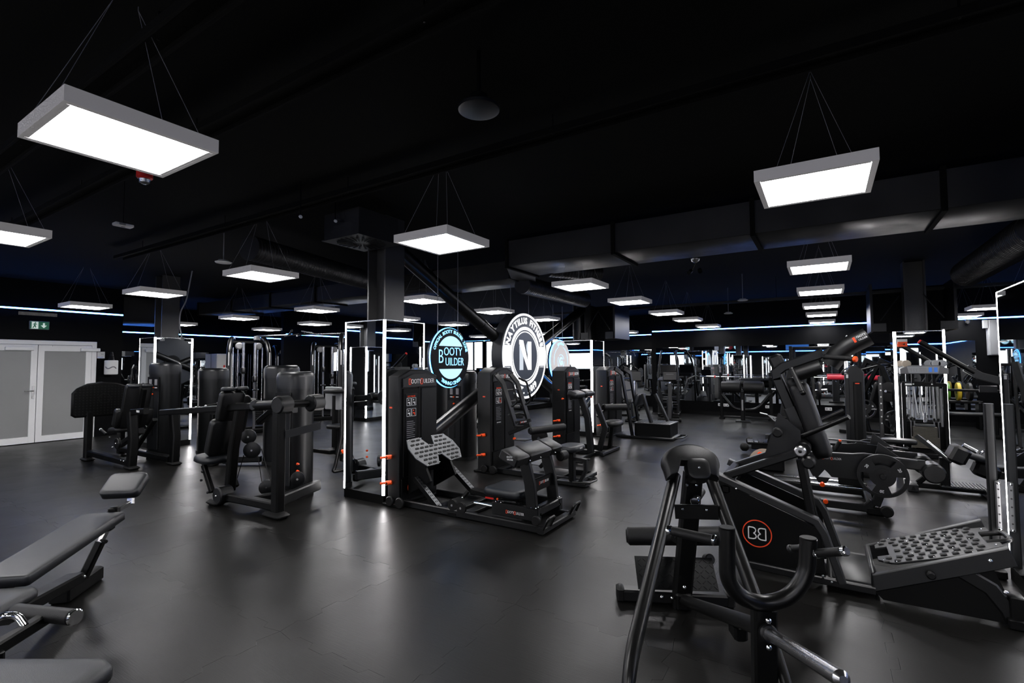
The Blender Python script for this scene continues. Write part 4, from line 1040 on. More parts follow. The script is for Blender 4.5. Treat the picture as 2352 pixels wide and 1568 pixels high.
for yy in (4.0, 4.56):
    mk('grab_handle', G().tube([(-2.19, yy-.02, .06), (-2.14, yy-.02, .16), (-2.14, yy+.12, .16), (-2.19, yy+.12, .06)], .013, 10, fil=.04), 'tube_gloss', T1)
mk('rail_wheel', G().cyl((-2.26, 3.96, .13), (-2.26, 3.99, .13), .045, 20, bev=.006), 'rubber', T1)

# ---- standing kickback (second tower)
T2 = base('kickback_machine', (-3.5, 6.1, 0), 'branded tower machine with ladder handles in front of the letter sign', 'glute machine')
bb_tower(T2, -4.07, 5.87, 6.50, 1.51, .24)
mk('base_rail', G().beam((-4.0, 5.95, .035), (-2.72, 5.95, .035), .07, .05, up=YA), 'frame_satin', T2)
mk('base_rail', G().beam((-4.0, 6.45, .035), (-2.8, 6.45, .035), .07, .05, up=YA), 'frame_satin', T2)
mk('end_rail', G().beam((-2.75, 5.80, .035), (-2.75, 6.50, .035), .07, .05), 'frame_satin', T2)
mk('tread_deck', G().box((-3.35, 6.2, .055), (.7, .44, .02), bev=.004), 'frame_black', T2)
for y0 in (5.60, 5.97):
    mk('ladder_side', G().path([(-3.80, y0, 1.42), (-3.72, y0+.05, 1.3), (-3.62, y0+.22, .72)], .035, .085, side=(1, 0, 0)), 'frame_satin', T2)
    mk('loop_handle', G().tube([(-3.68, y0+.03, 1.36), (-3.58, y0+.08, 1.32), (-3.54, y0+.14, 1.04), (-3.62, y0+.11, .98)], .015, 10, fil=.05), 'tube_gloss', T2)
for z, s in ((1.20, .07), (1.04, .11), (.86, .16)): mk('rung', G().tube([(-3.70, 5.60+s, z), (-3.70, 5.97+s, z)], .012, 8), 'tube_gloss', T2)
nm = mk('name_bar', G().box((-3.615, 5.995, .745), (.02, .40, .06), bev=.004), 'frame_black', T2); brand(T2, V((-3.604, 5.995, .745)), YA, ZA, .03, 'bar_lettering')
mk('lower_link', G().beam((-3.9, 6.1, .55), (-3.55, 6.1, .70), .05), 'frame_black', T2)
mk('cam_disc', G().cyl((-3.42, 6.12, .53), (-3.42, 6.15, .53), .13, 28, bev=.006), 'frame_black', T2)
bolts(T2, [V((-3.42+.1*math.cos(a), 6.115, .53+.1*math.sin(a))) for a in (0, .6, 1.2, 1.8, 2.4)], .007, 'chrome')
mk('cam_arm', G().beam((-3.42, 6.10, .53), (-3.25, 6.05, .30), .03, .05), 'steel_bright', T2)
roller(T2, (-3.42, 5.86, .645), (-3.15, 6.38, .665), .052)
mk('shelf', G().box((-3.62, 5.98, .50), (.22, .18, .012), bev=.003), 'frame_grey', T2)
pin(T2, (-3.66, 5.88, .53), (0, -1, 0), .016, .05)
mk('swing_link', G().path([(-3.35, 6.2, .44), (-3.3, 6.2, .25), (-3.45, 6.2, .1)], .05, .05, side=(0, 1, 0)), 'frame_black', T2)
mk('knee_seat', G().pad((-2.79, 5.83, .445), XA, YA, .28, .40, .075, .09, .028), 'upholstery_blue', T2, ang=60)
g = G(); put_text(g, 'OOTY', V((-2.645, 5.83, .485)), YA, ZA, .03, 0, .001); mk('seat_lettering', g, 'print_white', T2)
mk('seat_side_roll', G().cyl((-2.95, 5.62, .45), (-2.80, 5.62, .45), .045, 18, bev=.01), 'upholstery', T2)
mk('seat_post', G().beam((-2.79, 5.86, .44), (-2.79, 5.86, .06), .07, .09), 'frame_black', T2)
mk('seat_gusset', G().path([(-2.68, 5.86, .05), (-2.60, 5.86, .2), (-2.60, 5.86, .33), (-2.76, 5.86, .34)], .06, .04, side=(0, 1, 0)), 'frame_satin', T2)
mk('seat_base', G().box((-2.78, 5.86, .03), (.42, .16, .05), bev=.008), 'frame_satin', T2)
mk('grab_handle', G().tube([(-2.72, 5.72, .07), (-2.52, 5.78, .07), (-2.50, 6.0, .07), (-2.66, 6.06, .07)], .012, 8, fil=.05), 'tube_gloss', T2)

# ---- prone machine with forearm pads (third tower)
T3 = base('prone_kick_machine', (-3.6, 8.2, 0), 'branded tower machine with two forearm pads below the round grey sign', 'glute machine')
bb_tower(T3, -3.97, 8.06, 8.70, 1.51, .26)
for y0 in (7.60, 8.02):
    mk('forearm_pad', G().pad((-3.62, y0+.18, 1.0), V((.9, 0, -.25)), YA, .2, .36, .09, .04, .03), 'upholstery_blue', T3, ang=60)
mk('pad_beam', G().beam((-3.64, 7.62, .975), (-3.64, 8.40, .975), .05), 'frame_black', T3)
mk('support_post', G().path([(-3.62, 8.0, .97), (-3.50, 8.0, .62), (-3.45, 8.0, .05)], .09, .11, side=(0, 1, 0)), 'frame_satin', T3)
mk('slanted_post', G().path([(-3.40, 8.15, .85), (-3.24, 8.15, .45), (-3.36, 8.15, .05)], .06, .09, side=(0, 1, 0)), 'frame_satin', T3)
pin(T3, (-3.62, 8.42, .96), (.4, -.6, 0), .022, .06); pin(T3, (-3.75, 7.58, .97), (-.3, -1, 0), .016, .05)
roller(T3, (-3.36, 8.38, .78), (-3.12, 8.86, .765), .058)
mk('roller_arm', G().beam((-3.45, 8.3, .62), (-3.30, 8.5, .78), .045), 'frame_black', T3)
mk('belly_seat', G().pad((-3.25, 8.55, .44), XA, YA, .30, .46, .10, .13, .045), 'upholstery', T3, ang=60)
bolts(T3, [V((-3.25+.14*math.cos(R(a)), 8.55+.22*math.sin(R(a)), .455)) for a in range(-120, 60, 15)], .006, 'chrome')
mk('seat_stem', G().beam((-3.25, 8.5, .44), (-3.30, 8.5, .05), .07), 'frame_black', T3)
mk('base_rail', G().beam((-3.95, 8.0, .035), (-3.2, 8.0, .035), .07, .05, up=YA), 'frame_satin', T3)
mk('base_rail', G().beam((-3.95, 8.6, .035), (-3.2, 8.6, .035), .07, .05, up=YA), 'frame_satin', T3)
mk('end_rail', G().beam((-3.22, 7.9, .035), (-3.22, 8.7, .035), .07, .05), 'frame_satin', T3)
for y0 in (7.1, 7.35): mk('pedal', G().box((-3.30, y0, .04), (.22, .07, .03), bev=.006), 'rubber', T3)
mk('pedal_bar', G().beam((-3.36, 7.0, .035), (-3.36, 7.95, .035), .05, .04), 'frame_black', T3)

# ---- step machine (fourth tower)
T4 = base('step_machine', (-3.3, 10.4, 0), 'branded tower machine with a perforated step platform, farthest of the row', 'glute machine')
bb_tower(T4, -3.92, 9.98, 10.85, 1.50, .26, fine=True)
for y0 in (9.66, 10.18):
    mk('ladder_side', G().path([(-3.62, y0, 1.46), (-3.52, y0+.12, 1.36), (-3.46, y0+.55, .05)], .04, .10, side=(1, 0, 0)), 'frame_satin', T4)
for z, s in ((1.25, .1), (1.0, .2), (.72, .28), (.4, .4)): mk('rung', G().tube([(-3.52, 9.68+s, z), (-3.52, 10.22+s, z)], .014, 8), 'tube_gloss', T4)
bx0, bx1 = -3.42, -2.68
mk('step_box', G().box(((bx0+bx1)/2, 10.55, .18), (bx1-bx0, .62, .25), bev=.008), 'frame_black', T4)
mk('step_top', G().box(((bx0+bx1)/2, 10.55, .315), (bx1-bx0+.02, .66, .02), bev=.004), 'plate_metal', T4)
g = G()
for i in range(12):
    for j in range(7): g.box((bx0+.05+i*.058, 10.30+j*.083, .3265), (.02, .04, .003))
mk('step_hole', g, 'rubber', T4, kind='stuff')
mk('base_frame', G().box((-3.2, 10.5, .035), (1.2, .75, .05), bev=.008), 'frame_satin', T4)
mk('grab_handle', G().tube([(-2.6, 10.2, .05), (-2.45, 10.25, .06), (-2.45, 10.7, .06), (-2.6, 10.75, .05)], .014, 8, fil=.05), 'tube_gloss', T4)
for a, b in (((-3.27, 10.35, .92), (-3.02, 10.35, .05)), ((-3.12, 10.75, .90), (-2.86, 10.75, .33))): mk('pad_leg', G().beam(a, b, .06, .10, up=YA), 'frame_satin', T4)
mk('knee_pad', G().pad((-3.34, 10.5, .78), V((.25, 0, .95)), YA, .26, .5, .08, .05, .03), 'upholstery_blue', T4, ang=60)

# ================================================================== shrouded strength machines on the left
def shroud(parent, cx, cy, w, dp_, h, rz=0, panel=True, lights=False, name='tower'):
    """rounded tower cover with a cap; w along local x, dp_ along local y"""
    M3 = Matrix.Rotation(rz, 3, 'Z'); c0 = V((cx, cy, 0))
    def rr(w_, d_, r_, z, n=6):
        pts = []
        for sx, sy, a0 in ((1, 1, 0), (-1, 1, 90), (-1, -1, 180), (1, -1, 270)):
            for k in range(n+1):
                a = R(a0+90*k/n); pts.append(c0+M3 @ V((sx*(w_/2-r_)+r_*math.cos(a), sy*(d_/2-r_)+r_*math.sin(a), z)))
        return pts
    r_ = min(w, dp_)*.42
    mk(name, G().rings([rr(w*.96, dp_*.96, r_, 0), rr(w, dp_, r_, .03), rr(w, dp_, r_, h-.20)]), 'shroud', parent, ang=50)
    mk('tower_cap', G().rings([rr(w*1.02, dp_*1.02, r_, h-.20), rr(w*1.02, dp_*1.02, r_, h-.06), rr(w*.97, dp_*.97, r_, h-.02), rr(w*.84, dp_*.84, r_*.84, h)]), 'shroud_panel', parent, ang=50)
    mk('tower_foot', G().rings([rr(w*1.04, dp_*1.04, r_, 0), rr(w*1.04, dp_*1.04, r_, .05)]), 'rubber', parent, ang=50)
    if panel:
        pf = c0+M3 @ V((0, -dp_/2-.004, 0))
        mk('front_panel', G().box(pf+V((0, 0, h*.47)), (w*.52, .014, h*.72), rz=rz, bev=.004), 'shroud_panel', parent)
        sc = mk('instruction_panel', G().box(pf+M3 @ V((0, -.008, h-.36)), (w*.56, .006, .24), rz=rz), 'screen', parent)
        for k in (-1, 1):
            mk('picture', G().box(pf+M3 @ V((k*w*.14, -.012, h-.33)), (w*.13, .003, .10), rz=rz), 'print_grey', sc)
            mk('caption', G().box(pf+M3 @ V((k*w*.14, -.012, h-.42)), (w*.12, .003, .012), rz=rz), 'print_white', sc)
        mk('selector_slot', G().box(pf+M3 @ V((0, -.010, h*.5)), (w*.06, .006, h*.5), rz=rz), 'rubber', parent)
        for z in (h-.42, h-.53): mk('selector_knob', G().cyl(pf+M3 @ V((0, -.012, z)), pf+M3 @ V((0, -.04, z)), .012, 12), 'orange', parent)

# ---- leg press by the door
LP = base('leg_press', (-9.6, 3.5, 0), 'black seated leg press with a large dotted foot board by the white door', 'leg press')
bxp = -10.42
ob = [(3.00, .76), (3.05, .72), (3.82, .72), (3.87, .76), (3.87, 1.12), (3.80, 1.20), (3.60, 1.275), (3.40, 1.30), (3.20, 1.275), (3.06, 1.20), (3.0, 1.12)]
fbd = mk('foot_board', G().prism([V((bxp, a, b)) for a, b in ob], (.07, 0, 0), bev=.02), 'frame_black', LP)
ds = to_mesh('dot', G().cyl((0, 0, 0), (.008, 0, 0), .011, 8), 'rubber')
for i in range(17):
    for j in range(11):
        y, z = 3.05+i*.048, .77+j*.045
        if z > 1.22 and abs(y-3.43) > .2 or z > 1.16 and abs(y-3.43) > .34: continue
        mk_shared('dot', ds, LP, (bxp+.07, y, z))
mk('board_ring', ring_band(G(), V((bxp+.071, 3.43, 1.02)), YA, ZA, .075, .085, .005), 'rubber', LP)
mk('board_post', G().beam((-10.40, 3.24, .03), (-10.40, 3.24, .8), .12, .10), 'frame_black', LP)
mk('board_post', G().beam((-10.40, 3.70, .03), (-10.40, 3.70, .8), .12, .10), 'frame_black', LP)
for p in ((-10.40, 3.24), (-10.40, 3.70), (-8.93, 3.32), (-8.75, 3.82)): mk('foot', G().box((*p, .025), (.26, .14, .05), bev=.02), 'rubber', LP)
mk('base_beam', G().beam((-10.4, 3.26, .13), (-8.95, 3.32, .09), .09, .11, up=YA), 'frame_black', LP)
mk('base_beam', G().beam((-10.4, 3.70, .13), (-8.8, 3.80, .09), .09, .11, up=YA), 'frame_black', LP)
mk('front_post', G().path([(-8.95, 3.32, .03), (-8.90, 3.32, .45), (-8.98, 3.32, .86)], .11, .13, side=(0, 1, 0)), 'frame_black', LP)
mk('post_arm', G().beam((-8.96, 3.32, .86), (-8.45, 3.30, .90), .07, .09), 'frame_black', LP); mk('white_sticker', G().box((-8.62, 3.262, .89), (.10, .004, .03)), 'print_white', LP)
mk('rear_post', G().path([(-8.75, 3.82, .03), (-8.72, 3.82, .45), (-8.8, 3.82, .8)], .11, .12, side=(0, 1, 0)), 'frame_black', LP)
mk('slide_rail', G().beam((-9.9, 3.5, .25), (-9.1, 3.5, .55), .08, .09, up=YA), 'frame_satin', LP)
mk('slide_rail', G().beam((-9.6, 3.62, .20), (-8.95, 3.62, .72), .05, .07, up=YA), 'frame_satin', LP)
mk('seat_pad', G().pad((-9.62, 3.5, .50), V((1, 0, .08)), YA, .40, .44, .09, .10, .035), 'upholstery', LP, ang=60)
bxv = V((.33, 0, .94)).normalized()
mk('back_pad', G().pad(V((-9.42, 3.5, .56))+bxv*.37, bxv, YA, .74, .36, .10, .05, .02), 'upholstery', LP, ang=60)
for s in (-.21, .21): mk('side_wing', G().pad(V((-9.42, 3.5+s, .56))+bxv*.17, bxv, YA, .30, .09, .13, .04, .02), 'upholstery', LP, ang=60)
for s in (-.09, .09): mk('head_cushion', G().pad(V((-9.19, 3.5+s, 1.22)), V((.9, 0, .1)), YA, .14, .15, .05, .05, .02), 'upholstery_blue', LP, ang=60)
mk('back_frame', G().beam((-9.3, 3.5, .45), (-9.05, 3.5, 1.2), .08, .06, up=YA), 'frame_black', LP)
for yy in (3.2, 3.8):
    grip(LP, (-9.55, yy, .50), (-9.78, yy, .56), .018, 'white_plastic')
mk('hinge_disc', G().cyl((-9.35, 3.30, .36), (-9.35, 3.26, .36), .09, 22, bev=.01), 'frame_satin', LP)
bolts(LP, [V((-9.35, 3.255, .36)), V((-9.5, 3.27, .29)), V((-9.15, 3.26, .12)), V((-9.05, 3.26, .12)), V((-9.62, 3.27, .44))], .012, 'chrome')
shroud(LP, -9.55, 4.0, .46, .38, 1.62, rz=R(14))
# ---- lever press in the middle left
BP = base('lever_press', (-5.3, 3.2, 0), 'black lever press machine with long arm and two round counterweights', 'press machine')
shroud(BP, -5.40, 3.66, .40, .36, 1.48, rz=R(12))
mk('main_post', G().beam((-4.80, 3.07, .02), (-4.80, 3.07, 1.10), .115, .10), 'frame_black', BP)
mk('post_foot', G().box((-4.80, 3.05, .03), (.30, .15, .06), bev=.025), 'rubber', BP)
dA = ay(650, 929, 3.10); dB = dA+V((.06, .34, .0))
for c in (dA, dB): mk('counterweight', G().cyl(c+V((.02, -.085, 0)), c+V((0, .07, 0)), .092, 28, bev=.014), 'shroud', BP)
mk('pivot_shaft', G().cyl(dA, dB, .04, 18), 'frame_black', BP)
a0, a1 = dA+V((-.02, .0, .0)), ay(372, 947, 3.15)
am = ay(588, 932, 3.12)
mk('lever_arm', G().tube([a0, am], .052, 16), 'frame_black', BP); mk('arm_knuckle', G().cyl(am+V((.02, -.05, .01)), am+V((.0, .06, .0)), .06, 20, bev=.012), 'shroud', BP)
mk('lever_arm', G().beam(am, a1, .075, .08), 'frame_black', BP)
bolts(BP, [ay(505, 937, 3.10), ay(450, 935, 3.1)], .013, 'chrome')
grip(BP, ay(440, 940, 3.3), ay(458, 936, 3.5), .018, 'white_plastic')
mk('second_arm', G().path([(-5.05, 3.42, 1.06), (-5.5, 3.42, 1.02), (-5.75, 3.42, .88)], .07, .07, side=(0, 1, 0)), 'frame_satin', BP)
mk('strap_guard', G().path([(-4.72, 3.12, .84), (-4.52, 3.22, .86), (-4.40, 3.40, .89), (-4.42, 3.45, .93)], .004, .075, side=(0, 0, 1)) if False else G().prism([V((-4.74, 3.10, .80)), V((-4.60, 3.42, .87)), V((-4.60, 3.42, .95)), V((-4.74, 3.10, .88))], (.006, -.002, 0)), 'frame_grey', BP)
bx2 = V((.30, 0, .95)).normalized(); b0 = V((-6.02, 3.15, .52))
mk('back_pad', G().pad(b0+bx2*.20, bx2, YA, .44, .36, .11, .06, .022), 'upholstery', BP, ang=60)
mk('back_pad', G().pad(b0+bx2*.58+V((.0, 0, 0)), bx2, YA, .36, .27, .10, .05, .022), 'upholstery', BP, ang=60)
for s in (-.075, .085): mk('head_cushion', G().pad(b0+bx2*.78+V((-.02, s, 0)), V((1, 0, .05)), YA, .13, .14, .05, .055, .02), 'upholstery_blue', BP, ang=60)
mk('back_spine', G().path([(-5.86, 3.15, .12), (-5.80, 3.15, .6), (-5.66, 3.15, 1.12)], .10, .09, side=(0, 1, 0)), 'frame_black', BP)
mk('seat_pad', G().pad((-6.14, 3.1, .43), V((1, 0, -.05)), YA, .36, .36, .085, .12, .035), 'upholstery_blue', BP, ang=60)
mk('seat_link', G().beam((-6.15, 3.0, .40), (-5.95, 3.0, .12), .05, .06), 'frame_black', BP)
mk('seat_link', G().beam((-6.05, 3.22, .42), (-5.85, 3.22, .15), .05, .06), 'frame_black', BP)
for p in (((-6.1, 2.96, .34)), ((-6.12, 2.96, .24)), ((-5.97, 2.96, .12))): bolts(BP, [V(p)], .016, 'frame_grey')
mk('seat_foot', G().box((-5.82, 2.98, .03), (.22, .14, .06), bev=.025), 'rubber', BP)
mk('pivot_hub', G().cyl((-5.72, 2.93, .12), (-5.72, 3.08, .12), .095, 26, bev=.012), 'shroud', BP); bolts(BP, [V((-5.72, 2.925, .12))], .012, 'chrome')
mk('base_beam', G().path([(-5.75, 3.02, .10), (-5.4, 3.05, .10), (-4.85, 3.08, .10)], .08, .10, side=(0, 0, 1)), 'frame_black', BP)
mk('base_beam', G().beam((-5.35, 3.05, .09), (-5.2, 3.5, .09), .08, .09), 'frame_black', BP)
mk('cross_beam', G().beam((-4.80, 3.1, .16), (-4.98, 3.68, .18), .08, .11), 'frame_satin', BP)
for (px, py, rr) in ((570, 1003, .085), (578, 1034, .095), (612, 1120, .085), (683, 1100, .075)):
    p = ay(px, py, 3.35); pu = mk('pulley', G().lathe(p, V((-.75, .65, 0)), [(0, rr*.6), (.012, rr), (.04, rr), (.052, rr*.6)], 26), 'shroud', BP); mk('axle', G().cyl(p+V((.012, -.01, 0)), p, .012, 10), 'chrome', pu)
for a, b in (((600, 1030), (622, 1105)), ((592, 1046), (602, 1110)), ((560, 1045), (537, 1125))): mk('cable', G().tube([ay(*a, 3.35), ay(*b, 3.35)], .005, 6), 'rubber', BP)
for z in (.45, .37): pin(BP, (-5.02, 3.46, z), (-1, -.3, 0), .014, .03)
# ---- further shrouded machines of the same line, behind
def shroud_machine(label, cx, cy, rz, h, bench=True, w=.5, panel=True):
    t = base('shrouded_machine', (cx, cy, 0), label, 'strength machine')
    shroud(t, cx, cy, w, .46, h, rz=rz, panel=panel)
    if bench:
        M3 = Matrix.Rotation(rz, 3, 'Z'); q = lambda a, b, c: V((cx, cy, 0))+M3 @ V((a, b, c))
        mk('frame_beam', G().beam(q(-.2, -.2, .08), q(-.9, -.5, .08), .09), 'frame_black', t)
        mk('frame_post', G().beam(q(-.9, -.5, .0), q(-.85, -.5, .8), .09), 'frame_black', t)
        mk('seat_pad', G().pad(q(-.55, -.5, .45), M3 @ XA, M3 @ YA, .36, .36, .08, .08, .03), 'upholstery', t, ang=60)
        mk('back_pad', G().pad(q(-.32, -.5, .8), M3 @ V((.2, 0, .97)), M3 @ YA, .6, .34, .09, .08, .035), 'upholstery', t, ang=60)
        mk('seat_stem', G().beam(q(-.55, -.5, .45), q(-.6, -.5, .05), .08), 'frame_black', t)
        mk('press_arm', G().tube([q(-.3, -.2, 1.0), q(-.7, -.25, 1.05), q(-.9, -.4, .95)], .03, 10, fil=.1), 'tube_gloss', t)
        grip(t, q(-.9, -.4, .95), q(-.92, -.6, .93), .018, 'white_plastic')
        mk('foot', G().box(q(-.9, -.5, .02), (.24, .14, .05), rz=rz, bev=.02), 'rubber', t)
    return t
shroud_machine('tall grey shrouded tower between the leg press and the lever press', -9.48, 4.76, R(35), 1.52, False, .46, False)
shroud_machine('grey shrouded tower behind the lever press arm', -7.45, 4.80, R(14), 1.56, True, .5, False)
shroud_machine('grey shrouded tower standing behind the glowing column edge', -5.75, 5.1, R(10), 1.55, False, .42)
shroud_machine('dark shrouded tower behind the second branded tower', -5.15, 6.6, R(4), 1.45, False, .42)
shroud_machine('dark shrouded tower behind the cross brace', -6.6, 7.6, R(-4), 1.5, True, .46)
# leg lever with orange pin left of the column
t = base('calf_lever', (-5.3, 4.0, 0), 'black bent lever with an orange pin left of the mirrored column', 'lever')
mk('bent_bar', G().tube([ay(785, 940, 4.2), ay(785, 1000, 4.2), ay(770, 1070, 4.15), ay(764, 1083, 4.12), ay(792, 1078, 4.25)], .024, 12, fil=.05), 'tube_gloss', t)
mk('pin_block', G().box(ay(788, 1050, 4.2), (.07, .07, .1), bev=.01), 'frame_black', t); pin(t, ay(788, 1041, 4.2), (0, -.3, 1), .02, .05)
mk('base_stub', G().box(V((-5.05, 4.3, .1)), (.2, .12, .2), bev=.02), 'frame_black', t)

# ================================================================== benches at the left front
BN = base('adjustable_bench', (-3.9, 1.1, 0), 'inclined bench with dark blue padding and small head pad at the left', 'bench')
hi, lo = dp(233, 1180, 3.45), dp(-14, 1334, 2.60)
bu = (hi-lo).normalized(); bs = bu.cross(ZA).normalized(); bnn = bs.cross(bu).normalized()
Lb = (hi-lo).length
mk('back_pad', G().pad(lo+bu*Lb*.5-bs*-.02-bnn*.045, bu, -bs if bu.cross(-bs).dot(bnn) > 0 else bs, Lb, .27, .06, .022, .013), 'upholstery_blue', BN, ang=60)
mk('pad_board', G().beam(lo-bnn*.06, hi-bnn*.06, .10, .03, up=bnn), 'frame_black', BN)
hp = dp(290, 1112, 3.62)
bu2 = (bu.xy.to_3d().normalized()*.82+ZA*.57).normalized()
mk('head_pad', G().pad(hp-bnn*.03, bu2, -bs if bu2.cross(-bs).dot(bnn) > 0 else bs, .20, .25, .065, .035, .014), 'upholstery_blue', BN, ang=60)
mk('head_tube', G().path([dp(248, 1182, 3.47), dp(302, 1152, 3.62)], .035, .035, side=tuple(bs)), 'steel_bright', BN)
mk('head_tube', G().path([dp(300, 1156, 3.61), dp(300, 1130, 3.63)], .04, .03, side=tuple(bs)), 'steel_bright', BN)
mk('tube_clamp', G().box(dp(262, 1173, 3.5), (.06, .06, .06), rz=R(45), bev=.01), 'frame_black', BN)
ft = dp(190, 1328, 3.42); sup = dp(247, 1210, 3.5)
mk('support_strut', G().beam(ft, ft.lerp(sup, .72), .055, .05, up=bs), 'frame_black', BN)
mk('support_rod', G().beam(ft.lerp(sup, .66), sup, .04, .035, up=bs), 'chrome', BN)
mk('strut_hinge', G().box(sup, (.07, .07, .05), rz=R(45), bev=.01), 'frame_black', BN); bolts(BN, [dp(248, 1209, 3.44), dp(192, 1324, 3.36)], .014, 'chrome')
pin(BN, dp(232, 1240, 3.42), dp(250, 1246, 3.40)-dp(232, 1240, 3.42), .014, .05, 'rubber')
r0 = dp(0, 1395, 2.62); rr0 = dp(172, 1332, 3.35)
mk('base_rail', G().beam(V((r0.x, r0.y, .22)), V((rr0.x, rr0.y, .12)), .07, .11, up=bs), 'frame_black', BN)
fcx = dp(178, 1352, 3.42); mk('rear_foot', G().box(V((fcx.x, fcx.y, .05)), (.12, .40, .10), rz=R(45), bev=.012), 'frame_black', BN)
mk('seat_pad', G().pad(dp(-40, 1385, 2.42)+V((0, 0, -.05)), bu.xy.to_3d(), -bs if bu.xy.to_3d().cross(-bs).z > 0 else bs, .34, .30, .06, .06, .025), 'upholstery_blue', BN, ang=60)
sfx = dp(-60, 1460, 2.3); mk('front_leg', G().beam(V((sfx.x, sfx.y, .0)), V((sfx.x, sfx.y, .36)), .08), 'frame_black', BN)
DB = base('decline_bench', (-3.0, .6, 0), 'decline bench with foam leg roller and chrome handle at the left edge', 'bench')
ra, rb = dp(34, 1403, 2.36), dp(170, 1417, 2.26)
roller(DB, ra, rb, .034, 'foam'); mk('chrome_cap', G().cyl(rb, rb+(rb-ra).normalized()*.012, .036, 22, bev=.006), 'chrome', DB)
mk('roller_bar', G().beam(dp(112, 1414, 2.32), dp(-20, 1496, 2.05), .05, .055), 'frame_black', DB)
mk('chrome_handle', G().tube([dp(-40, 1440, 2.1), dp(5, 1414, 2.2), dp(40, 1412, 2.22), dp(58, 1438, 2.2)], .016, 12, fil=.08), 'chrome', DB)
dl = dp(-10, 1500, 2.04); mk('upright', G().beam(V((dl.x, dl.y, .0)), dl, .05), 'frame_black', DB)
mk('floor_bar', G().beam(V((dl.x-.25, dl.y-.2, .03)), V((dl.x+.25, dl.y+.2, .03)), .06), 'frame_black', DB)
FB = base('flat_bench', (-2.3, .45, 0), 'flat bench with rounded grey blue pad in the bottom left corner', 'bench')
e1, e2 = fz(218, 1540, .46), fz(60, 1512, .46)
fu = V((.78, -.05, 0)).normalized(); fv = V((.05, .78, 0)).normalized()
cen = fz(110, 1566, .46)
pu_ = V((.848, .53, 0)); pv_ = V((-.53, .848, 0))
end = fz(212, 1552, .46)
mk('pad', G().pad(end-pu_*.46-ZA*.07, pu_, pv_, .95, .26, .07, .09, .028), 'upholstery_blue', FB, ang=60)
mk('spine', G().beam(end-pu_*.9-ZA*.10, end-pu_*.05-ZA*.10, .07, .06), 'frame_black', FB)
for k in (.12, .82):
    c = end-pu_*k; mk('leg', G().beam(V((c.x, c.y, .03)), V((c.x, c.y, .36)), .06), 'frame_black', FB); mk('foot', G().beam(V((c.x, c.y, .03))-pv_*.25, V((c.x, c.y, .03))+pv_*.25, .07, .06), 'frame_black', FB)

# ================================================================== right side: plate loaded glute machines
O = base('plate_hip_machine', (.2, 6.7, 0), 'low plate loaded hip machine with branded side plate and cast weight plate', 'glute machine')
def rails(y, z=.0):
    mk('base_rail', G().path([(-.75, y, .06), (.32, y, .06), (.38, y, .13)], .07, .075, side=(0, 1, 0)), 'frame_satin', O)
    mk('rail_foot', G().box((.40, y, .04), (.16, .09, .08), bev=.015), 'frame_black', O)
rails(6.30); rails(7.05)
mk('end_wheel', G().cyl((.49, 6.24, .055), (.49, 6.30, .055), .055, 22, bev=.01), 'rubber', O)
mk('end_post', G().path([(.40, 6.30, .10), (.46, 6.30, .28), (.46, 6.30, .46)], .06, .08, side=(0, 1, 0)), 'frame_satin', O)
mk('end_tie', G().beam((.36, 6.30, .09), (.36, 7.05, .09), .06), 'frame_black', O)
for y in (6.55, 6.80): mk('guide_rod', G().cyl((-.55, y, .20), (.36, y, .20), .017, 14), 'chrome', O)
sp_ = [(-.16, .575), (.20, .585), (.30, .60), (.62, .57), (.62, .47), (.30, .46), (.28, .34), (.03, .34), (.0, .38), (-.03, .41), (-.09, .33), (-.14, .33), (-.18, .42)]
mk('side_plate', G().prism([V((a, 6.30, b)) for a, b in sp_], (0, .012, 0)), 'frame_satin', O)
mk('side_plate', G().prism([V((a, 6.95, b+.03)) for a, b in sp_], (0, .012, 0)), 'frame_satin', O)
mk('top_rail', G().path([(-.16, 6.31, .585), (.22, 6.31, .595), (.32, 6.31, .61), (.75, 6.31, .575)], .05, .016, side=(0, 1, 0)), 'frame_grey', O)
mk('top_rail', G().path([(-.16, 6.95, .66), (.22, 6.95, .65), (.32, 6.95, .65), (.75, 6.95, .60)], .05, .016, side=(0, 1, 0)), 'frame_grey', O)
brand(O, V((.03, 6.298, .535)), XA, ZA, .030, 'side_lettering')
mk('front_block', G().box((.20, 6.45, .36), (.22, .26, .2), bev=.01), 'frame_black', O)
mk('yoke_plate', G().prism([V((-.12, 6.295, .33)), V((.02, 6.295, .33)), V((-.02, 6.295, .27)), V((-.09, 6.295, .27))], (0, .02, 0)), 'frame_satin', O)
pin(O, (-.055, 6.28, .275), (0, -1, -.3), .024, .055); pin(O, (-.03, 6.26, .10), (0, -1, -.2), .024, .05)
mk('lever_stalk', G().tube([(.07, 6.6, .58), (.12, 6.6, .68)], .022, 12), 'rubber', O); pin(O, (.12, 6.6, .68), (.3, 0, 1), .016, .02)
mk('chrome_block', G().box((.03, 6.6, .60), (.05, .05, .06), bev=.006), 'steel_bright', O)
mk('tilt_plate', G().prism([V((.42, 6.4, .60)), V((.62, 6.4, .585)), V((.45, 6.4, .72))], (0, .02, 0)), 'frame_satin', O)
mk('tilt_plate', G().prism([V((.40, 6.75, .66)), V((.60, 6.75, .63)), V((.43, 6.75, .78))], (0, .02, 0)), 'frame_satin', O)
for y, x in ((6.42, .88), (6.92, .86)):
    mk('roller_arm', G().path([(.6, y, .53), (.82, y, .52)], .07, .10, side=(0, 1, 0)), 'frame_satin', O)
    mk('roller_drum', G().cyl((x, y-.10, .46), (x, y+.14, .46), .095, 28, bev=.014), 'shroud', O)
mk('weight_horn', G().cyl((.46, 6.12, .42), (.46, 6.34, .42), .026, 18, bev=.004), 'frame_satin', O)
